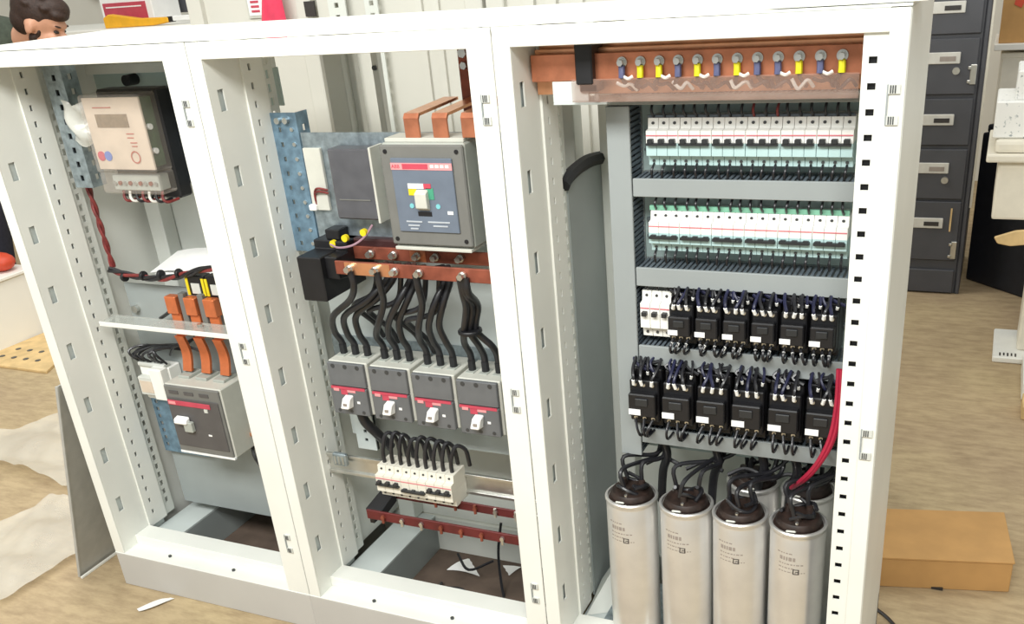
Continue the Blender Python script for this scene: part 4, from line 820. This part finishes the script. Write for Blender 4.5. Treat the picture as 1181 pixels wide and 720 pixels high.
# ================================================================== background, right
lk = thing('drawer_cabinet', 'tall dark grey drawer cabinet with pale label holders behind the right enclosure', 'cabinet', (-0.2, 2.9, 0))
MB().box(-0.45, 0.040, 2.635, 3.15, 0, 1.55).build('body', 'locker', lk, bevel=0.004)
MB().box(0.040, 0.056, 2.63, 3.15, 0, 1.55).build('side_rail', 'locker', lk, bevel=0.003)
MB().box(0.058, 0.066, 2.64, 2.66, 0.35, 1.55).build('corner_strip', 'cream', lk)
zs = [0.0, 0.10, 0.137, 0.335, 0.56, 0.585, 0.77, 0.96, 0.985, 1.16, 1.35, 1.55]
for a, b_ in ((0.006, 0.100), (0.140, 0.375), (0.385, 0.575), (0.590, 0.760), (0.775, 0.970), (0.985, 1.150), (1.165, 1.35), (1.36, 1.54)):
    d = MB().box(-0.44, 0.030, 2.622, 2.636, a, b_).build('drawer_front', 'locker', lk, bevel=0.003)
    if a > 0.1 and a < 1.3:
        zl = {0.140: 0.291, 0.385: 0.505, 0.590: 0.685, 0.775: 0.904, 0.985: 1.076, 1.165: 1.25}[a]
        MB().box(-0.150, -0.030, 2.614, 2.623, zl - 0.020, zl + 0.020).build('label_holder', 'locker_label', d, bevel=0.002)
        MB().box(-0.100, -0.045, 2.612, 2.6145, zl - 0.010, zl + 0.006).build('label_text', 'print_grey' if a in (0.385, 0.775) else 'print_dark', d)
        if a in (0.385, 0.775): MB().cyl((-0.040, 2.622, zl - 0.045), (-0.040, 2.610, zl - 0.045), 0.013, n=14).build('lock', 'steel', d, True)
for z in (0.845, 0.185): MB().box(0.008, 0.030, 2.612, 2.624, z - 0.035, z + 0.035).box(0.0, 0.012, 2.606, 2.613, z - 0.030, z - 0.018).box(0.0, 0.012, 2.606, 2.613, z + 0.018, z + 0.030).build('latch', 'steel', lk, bevel=0.002)
MB().box(-0.006, 0.000, 2.615, 2.623, 0.26, 0.35).build('brass_tab', 'wood', lk)
bk = thing('black_case', 'large black case standing on the floor right of the drawer cabinet', 'case', (0.4, 2.95, 0))
mm = Matrix.Translation((0.072, 2.830, 0)) @ Matrix.Rotation(math.radians(-43), 4, 'Z')
MB().box(0, 0.75, 0, 0.5, 0.0, 0.60).xf(mm).build('body', 'black_bag', bk, bevel=0.01, seg=2)
MB().box(0.01, 0.74, 0.01, 0.49, 0.60, 0.63).xf(mm).build('lid', 'black_bag', bk, bevel=0.006)
MB().box(0.30, 0.45, -0.012, 0.0, 0.42, 0.45).xf(mm).build('handle', 'rubber', bk, bevel=0.004)
sh2 = thing('shelf_unit', 'cream metal shelf unit with drawers behind the black case', 'shelf', (0.5, 3.6, 0))
MB().box(0.10, 1.2, 3.60, 3.95, 0.0, 0.80).build('lower_body', 'cream', sh2, bevel=0.004)
for k in range(2): MB().box(0.11, 1.19, 3.590, 3.601, 0.48 + 0.155 * k, 0.625 + 0.155 * k).build('drawer_front', 'cream', sh2, bevel=0.003)
MB().box(0.07, 1.25, 3.55, 3.98, 0.815, 0.842).build('shelf_board', 'wall_paint', sh2, bevel=0.003)
bx2 = thing('cardboard_box', 'orange-brown cardboard box on the cream shelf at top right', 'box', (0.5, 3.7, 0.842))
MB().box(0.085, 0.75, 3.58, 3.92, 0.842, 1.25).build('carton', 'cardboard', bx2, bevel=0.003)
MB().prism([(0.13, 1.0), (0.16, 0.985), (0.18, 1.03), (0.165, 1.06), (0.14, 1.06)], 'y', 3.576, 3.580).build('printed_mark', 'red_tool', bx2)
pm = thing('pedestal_machine', 'cream machine with lidded head on a post at the right edge', 'machine', (0.4, 2.0, 0))
MB().box(0.195, 0.75, 1.95, 2.22, 0.0, 0.022).build('foot', 'mcb_white', pm, bevel=0.004)
MB().box(0.268, 0.60, 2.02, 2.16, 0.022, 0.52).build('post', 'cream', pm, bevel=0.006)
MB().box(0.135, 0.80, 1.90, 2.25, 0.505, 0.690).build('head', 'cream', pm, bevel=0.008, seg=2)
MB().box(0.100, 0.84, 1.87, 2.28, 0.688, 0.712).build('lid_rim', 'cream', pm, bevel=0.006, seg=2)
MB().box(0.120, 0.82, 1.89, 2.26, 0.712, 0.750).build('lid', 'cream', pm, bevel=0.012, seg=2)
bt = tag(MB().prism([(0.150, 0.452), (0.162, 0.432), (0.20, 0.425), (0.42, 0.455), (0.42, 0.500), (0.21, 0.475)], 'y', 1.885, 1.898).build('wooden_wedge', 'wood', bevel=0.003), 'pale wooden wedge under the head of the cream machine', 'wedge')
pb = thing('patterned_box', 'white box printed with grey specks on top of the cream machine', 'box', (0.4, 2.0, 0.75))
MB().box(0.110, 0.55, 1.92, 2.18, 0.751, 0.860).build('lower_carton', 'pattern_box', pb, bevel=0.004)
MB().box(0.160, 0.50, 1.94, 2.16, 0.860, 0.945).build('upper_carton', 'pattern_box', pb, bevel=0.004)
wl = thing('white_block', 'white block with dark scribbled marks on the floor at the right edge', 'block', (0.5, 1.75, 0))
MB().box(0.285, 0.70, 1.66, 1.90, 0.0, 0.060).build('block', 'mcb_white', wl, bevel=0.004)
for k in range(5): MB().box(0.215 + .012 * k, 0.220 + .012 * k, 1.962 + .004 * (k % 2), 1.990, 0.0222, 0.0228).build('scribble', 'print_dark', pm)
tag(MB().box(0.285, 0.70, 1.52, 1.62, 0.0, 0.045).build('wooden_block', 'wood', bevel=0.003), 'brown wooden block on the floor before the white block', 'block')

# ================================================================== background, top
def back_enclosure(x0, x1, y, lb):
    t = thing('white_enclosure', lb, 'enclosure', ((x0 + x1) / 2, y + 0.2, 0), 'white enclosures standing behind the front row')
    MB().box(x0 + 0.05, x1 - 0.05, y + 0.02, y + 0.026, 0.05, 1.5).build('panel', 'back_paint', t)
    for x in (x0, x1 - 0.05): MB().box(x, x + 0.05, y, y + 0.06, 0, 1.55).build('post', 'back_paint', t, bevel=0.003)
    MB().box(x0, x1, y, y + 0.06, 1.50, 1.55).build('top_rail', 'white_paint', t, bevel=0.003)
    MB().box(x0, x1, y, y + 0.40, 0, 0.05).build('base', 'panel_paint', t, bevel=0.003)
    MB().box(x0, x1, y - 0.03, y, 1.205, 1.228).build('ledge', 'mcb_grey', t, bevel=0.002)
    return t
e1 = back_enclosure(-2.05, -1.62, 0.95, 'white enclosure with red-marked label standing behind the left enclosure')
lb_ = MB().box(-1.845, -1.765, 0.963, 0.969, 1.265, 1.36).build('notice_plate', 'breaker_light', e1)
MB().box(-1.838, -1.772, 0.961, 0.963, 1.272, 1.355).build('notice_face', 'paper', lb_)
for k in range(4): MB().box(-1.828, -1.800, 0.9595, 0.961, 1.280 + k * 0.012, 1.286 + k * 0.012).build('red_line', 'red_print', lb_)
e2 = back_enclosure(-1.60, -1.10, 0.95, 'white enclosure with perforated posts standing behind the middle enclosure')
MB().perf('y', 0.940, 0.945, -1.44, -1.40, 0.3, 1.5, -1.425, -1.412, [(0.35 + 0.03 * k, 0.362 + 0.03 * k) for k in range(36)]).build('perforated_post', 'panel_paint', e2)
MB().perf('y', 0.940, 0.945, -1.555, -1.50, 0.3, 1.5, -1.535, -1.522, [(0.35 + 0.03 * k, 0.362 + 0.03 * k) for k in range(36)]).build('perforated_post', 'panel_paint', e2)
MB().box(-1.635, -1.602, 0.943, 0.949, 1.262, 1.300).build('sticker', 'print_dark', e1)
e3 = back_enclosure(-1.09, -0.60, 0.95, 'white enclosure with slim grey posts standing behind the rightmost enclosure')
e4 = back_enclosure(-0.59, -0.10, 0.95, 'white enclosure hidden mostly behind the roof channel')
for e, xs in ((e2, (-1.34, -1.16)), (e3, (-0.766, -0.669)), ):
    for x in xs: MB().box(x - 0.014, x + 0.014, 0.912, 0.921, 1.228, 1.238).build('latch', 'black_plastic', e, bevel=0.003)
for x in (-1.30, -1.25): MB().box(x, x + 0.02, 0.960, 0.969, 0.1, 1.5).build('rib', 'back_paint', e2)
for x in (-0.99, -0.93, -0.86, -0.72): MB().box(x, x + 0.03, 0.955, 0.969, 0.1, 1.5).build('rib', 'back_paint', e3)
tag(MB().grid(8, 10, lambda a, b: (-1.785 + 0.10 * a * (1 - 0.55 * b) + 0.045 * b, 0.925 - 0.025 * math.sin(math.pi * a), 1.21 + 0.17 * b), 0.004).build('red_cloth', 'red_cloth', None, True), 'pink-red cloth hanging at the white enclosure behind the roof', 'cloth')
# white storage cabinet with things on it, far left behind
wc = thing('storage_cabinet', 'long white storage cabinet standing at the back wall on the left', 'cabinet', (-4.2, 3.0, 0))
MB().box(-5.6, -3.3, 2.72, 3.2, 0.05, 1.13).build('body', 'white_paint', wc, bevel=0.005)
MB().box(-5.65, -3.28, 2.66, 3.24, 1.13, 1.165).build('top', 'wall_paint', wc, bevel=0.005)
for x in (-5.5, -4.4, -3.4): MB().box(x - .03, x + .03, 2.74, 2.8, 0, 0.05).build('foot', 'locker', wc)
for x in (-5.58, -5.0, -4.42, -3.86): MB().box(x, x + 0.55, 2.71, 2.722, 0.08, 1.06).build('door', 'white_paint', wc, bevel=0.004)
rc = thing('red_white_carton', 'red and white printed carton on the storage cabinet', 'carton', (-4.2, 2.85, 1.165))
MB().box(-4.34, -3.98, 2.80, 3.0, 1.165, 1.31).build('carton', 'paper', rc, bevel=0.003)
MB().box(-4.32, -4.02, 2.797, 2.80, 1.185, 1.282).build('red_panel', 'red_print', rc)
MB().box(-4.30, -4.05, 2.7955, 2.797, 1.258, 1.264).build('white_line', 'paper', rc)
MB().box(-4.30, -4.22, 2.7955, 2.797, 1.19, 1.22).build('blue_panel', 'blue_print', rc)
yt = thing('spirit_level', 'yellow long tool with white end lying on the storage cabinet', 'tool', (-4.0, 2.75, 1.165))
MB().prism([(-4.24, 1.165), (-3.90, 1.167), (-3.80, 1.178), (-3.80, 1.202), (-4.0, 1.204), (-4.20, 1.232), (-4.24, 1.215)], 'y', 2.70, 2.74).build('body', 'orange_yellow', yt, bevel=0.004)
MB().box(-3.81, -3.775, 2.705, 2.735, 1.178, 1.204).build('collar', 'black_plastic', yt, bevel=0.003)
MB().box(-3.775, -3.66, 2.707, 2.733, 1.182, 1.206).build('white_end', 'paper', yt, bevel=0.003)
dk = thing('dark_monitor', 'dark rectangular screen standing on the storage cabinet', 'screen', (-3.75, 3.0, 1.165))
MB().box(-4.05, -3.45, 3.04, 3.08, 1.205, 1.55).build('screen', 'locker', dk, bevel=0.006)
MB().box(-3.80, -3.70, 3.05, 3.07, 1.165, 1.21).build('stand', 'locker', dk)
bn = thing('wall_rail', 'dark rail fixed along the back wall behind the red carton', 'rail', (-5, 4.58, 1.2))
MB().box(-6.3, -5.2, 4.55, 4.60, 1.275, 1.32).build('rail', 'locker', bn)

# low white box and the things by it
lw = thing('low_box', 'low white sheet-metal box on the floor at the left edge', 'box', (-4.1, 1.3, 0))
MB().box(-4.60, -3.67, 0.75, 1.42, 0.0, 0.285).build('body', 'wall_paint', lw, bevel=0.004)
MB().box(-4.61, -3.66, 0.74, 1.43, 0.285, 0.300).build('lid', 'wall_paint', lw, bevel=0.003)
rt = thing('red_tool', 'red-orange rounded tool lying on the low white box', 'tool', (-3.78, 1.36, 0.30))
MB().ball((-3.755, 1.34, 0.340), 0.070, 0.055, 0.040).build('housing', 'red_tool', rt, True)
MB().cyl((-3.80, 1.34, 0.33), (-3.96, 1.31, 0.33), 0.022, n=12).build('grip', 'red_tool', rt, True)

# ================================================================== the man behind the left enclosure
def capsule(mb, a, b, ra, rb, n=14):
    a = Vector(a); b = Vector(b); d = b - a; L = d.length; q = d.to_track_quat('Z', 'Y').to_matrix()
    rings = []
    prof = [(-math.cos(t) * ra, math.sin(t) * ra) for t in [0.15, 0.5, 0.9, 1.3, math.pi / 2]] + [(L - math.cos(t) * rb, math.sin(t) * rb) for t in [math.pi / 2, 1.85, 2.25, 2.65, 3.0]]
    for z, r in prof:
        rings.append([tuple(a + q @ Vector((r * math.cos(2 * math.pi * i / n), r * math.sin(2 * math.pi * i / n), z))) for i in range(n)])
    mb.rings(rings)
def remeshed(mb, name, m, parent, voxel, smooth=6):
    o = mb.build(name, m, parent, True)
    md = o.modifiers.new('remesh', 'REMESH'); md.mode = 'VOXEL'; md.voxel_size = voxel; md.use_smooth_shade = True
    if smooth:
        s = o.modifiers.new('smooth', 'SMOOTH'); s.iterations = smooth; s.factor = 0.5
    return o
MY = 1.75
hips = Vector((-4.16, MY, 0.86)); chest = Vector((-3.86, MY, 1.13)); neck = Vector((-3.745, MY, 1.200)); head = Vector((-3.560, MY - 0.02, 1.262))
pn = thing('person', 'dark-haired bearded man in olive shirt bending forward behind the left enclosure', 'person', (-4.15, MY, 0))
body = MB()
hd = Matrix.Translation(head) @ Matrix.Rotation(math.radians(22), 4, 'Z') @ Matrix.Rotation(math.radians(30), 4, 'Y')
def hball(c, rx, ry, rz, mb): mb.add([tuple(hd @ Vector(v)) for v in MB().ball(c, rx, ry, rz, 18, 12).v], MB().ball(c, rx, ry, rz, 18, 12).f)
hball((-0.010, 0, 0.020), 0.100, 0.078, 0.095, body)       # skull (faces local +X)
hball((0.040, 0, -0.050), 0.062, 0.058, 0.070, body)       # face and jaw
hball((0.070, 0, -0.098), 0.026, 0.030, 0.022, body)       # chin
hball((0.105, 0, -0.025), 0.020, 0.013, 0.026, body)       # nose
hball((0.084, 0, 0.018), 0.018, 0.050, 0.014, body)        # brow
for s in (-1, 1):
    hball((-0.002, s * 0.080, -0.020), 0.020, 0.010, 0.032, body)   # ears
    hball((0.080, s * 0.032, -0.030), 0.020, 0.022, 0.020, body)    # cheeks
hball((0.094, 0, -0.066), 0.012, 0.024, 0.009, body)       # lips
capsule(body, neck + Vector((-0.02, 0, -0.02)), head + Vector((-0.03, 0.0, -0.03)), 0.060, 0.055)
capsule(body, hips, chest, 0.145, 0.155); capsule(body, chest, neck, 0.13, 0.07)
arms = []
for s in (-1, 1):
    sh_ = chest + Vector((0.04, s * 0.175, 0.02)); el = sh_ + Vector((0.13, s * 0.05, -0.26)); wr = el + Vector((0.20, -s * 0.06, -0.12)); arms.append((s, sh_, el, wr))
    capsule(body, chest + Vector((0.02, s * 0.08, 0.0)), sh_, 0.09, 0.068); capsule(body, sh_, el, 0.056, 0.042); capsule(body, el, wr, 0.042, 0.029)
    pal = wr + Vector((0.075, -s * 0.005, -0.03)); capsule(body, wr, pal, 0.030, 0.033)
    for f in range(4):
        k0 = pal + Vector((0.02, (f - 1.5) * 0.019, -0.012)); k1 = k0 + Vector((0.035 + 0.004 * (f in (1, 2)), 0, -0.020)); k2 = k1 + Vector((0.012, 0, -0.032))
        capsule(body, pal, k0, 0.012, 0.010, 8); capsule(body, k0, k1, 0.010, 0.009, 8); capsule(body, k1, k2, 0.009, 0.007, 8)
    th0 = wr + Vector((0.03, -s * 0.03, -0.01)); th1 = th0 + Vector((0.04, -s * 0.025, -0.02)); capsule(body, th0, th1, 0.012, 0.010, 8); capsule(body, th1, th1 + Vector((0.028, 0, -0.012)), 0.010, 0.008, 8)
for s in (-1, 1):
    kn = Vector((-4.14, MY + s * 0.11, 0.47)); an = Vector((-4.20, MY + s * 0.12, 0.09))
    capsule(body, hips + Vector((0, s * 0.075, -0.02)), kn, 0.092, 0.062); capsule(body, kn, an, 0.060, 0.042); capsule(body, an + Vector((-0.02, 0, -0.045)), an + Vector((0.15, 0, -0.052)), 0.036, 0.032)
remeshed(body, 'body', 'skin', pn, 0.008, 4)
hair = MB()
hball((-0.022, 0, 0.036), 0.104, 0.084, 0.094, hair); hball((0.030, 0, 0.078), 0.072, 0.066, 0.044, hair); hball((-0.050, 0, -0.010), 0.066, 0.076, 0.070, hair); hball((0.070, -0.01, 0.062), 0.036, 0.056, 0.026, hair)
for k in range(40):
    a = random.uniform(0, 6.28); e = random.uniform(0.2, 1.45); hball((-0.020 + 0.098 * math.cos(a) * math.cos(e), 0.078 * math.sin(a) * math.cos(e), 0.042 + 0.086 * math.sin(e)), 0.022, 0.018, 0.012, hair)
remeshed(hair, 'hair', 'hair', pn, 0.006, 2)
beard = MB()
hball((0.052, 0, -0.086), 0.050, 0.060, 0.046, beard); hball((0.010, 0, -0.062), 0.030, 0.066, 0.040, beard); hball((0.030, 0, -0.030), 0.016, 0.068, 0.040, beard)
remeshed(beard, 'beard', 'hair', pn, 0.006, 2)
for s in (-1, 1):
    q = MB(); hball((0.084, s * 0.031, -0.004), 0.010, 0.013, 0.006, q); q.build('eye', 'print_dark', pn, True)
    q = MB(); hball((0.086, s * 0.032, 0.020), 0.012, 0.018, 0.004, q); q.build('eyebrow', 'hair', pn, True)
shirt = MB()
capsule(shirt, hips + Vector((0, 0, 0.02)), chest, 0.160, 0.170); capsule(shirt, chest, neck + Vector((-0.01, 0, 0)), 0.150, 0.086)
for s, sh_, el, wr in arms: capsule(shirt, chest + Vector((0.02, s * 0.08, 0.0)), sh_, 0.102, 0.080); capsule(shirt, sh_, sh_.lerp(el, 0.75), 0.074, 0.062)
remeshed(shirt, 'shirt', 'shirt', pn, 0.012, 6)
tr = MB()
for s in (-1, 1):
    kn = Vector((-4.14, MY + s * 0.11, 0.47)); an = Vector((-4.20, MY + s * 0.12, 0.09))
    capsule(tr, hips + Vector((0, s * 0.06, 0.02)), hips + Vector((0, s * 0.075, -0.05)), 0.125, 0.118); capsule(tr, hips + Vector((0, s * 0.075, -0.03)), kn, 0.112, 0.084); capsule(tr, kn, an + Vector((0, 0, 0.02)), 0.083, 0.072)
remeshed(tr, 'trousers', 'trousers', pn, 0.012, 6)
for s in (-1, 1):
    an = Vector((-4.20, MY + s * 0.12, 0.09)); q = MB(); capsule(q, an + Vector((-0.03, 0, -0.042)), an + Vector((0.17, 0, -0.050)), 0.048, 0.040); remeshed(q, 'shoe', 'black_plastic', pn, 0.008, 3)
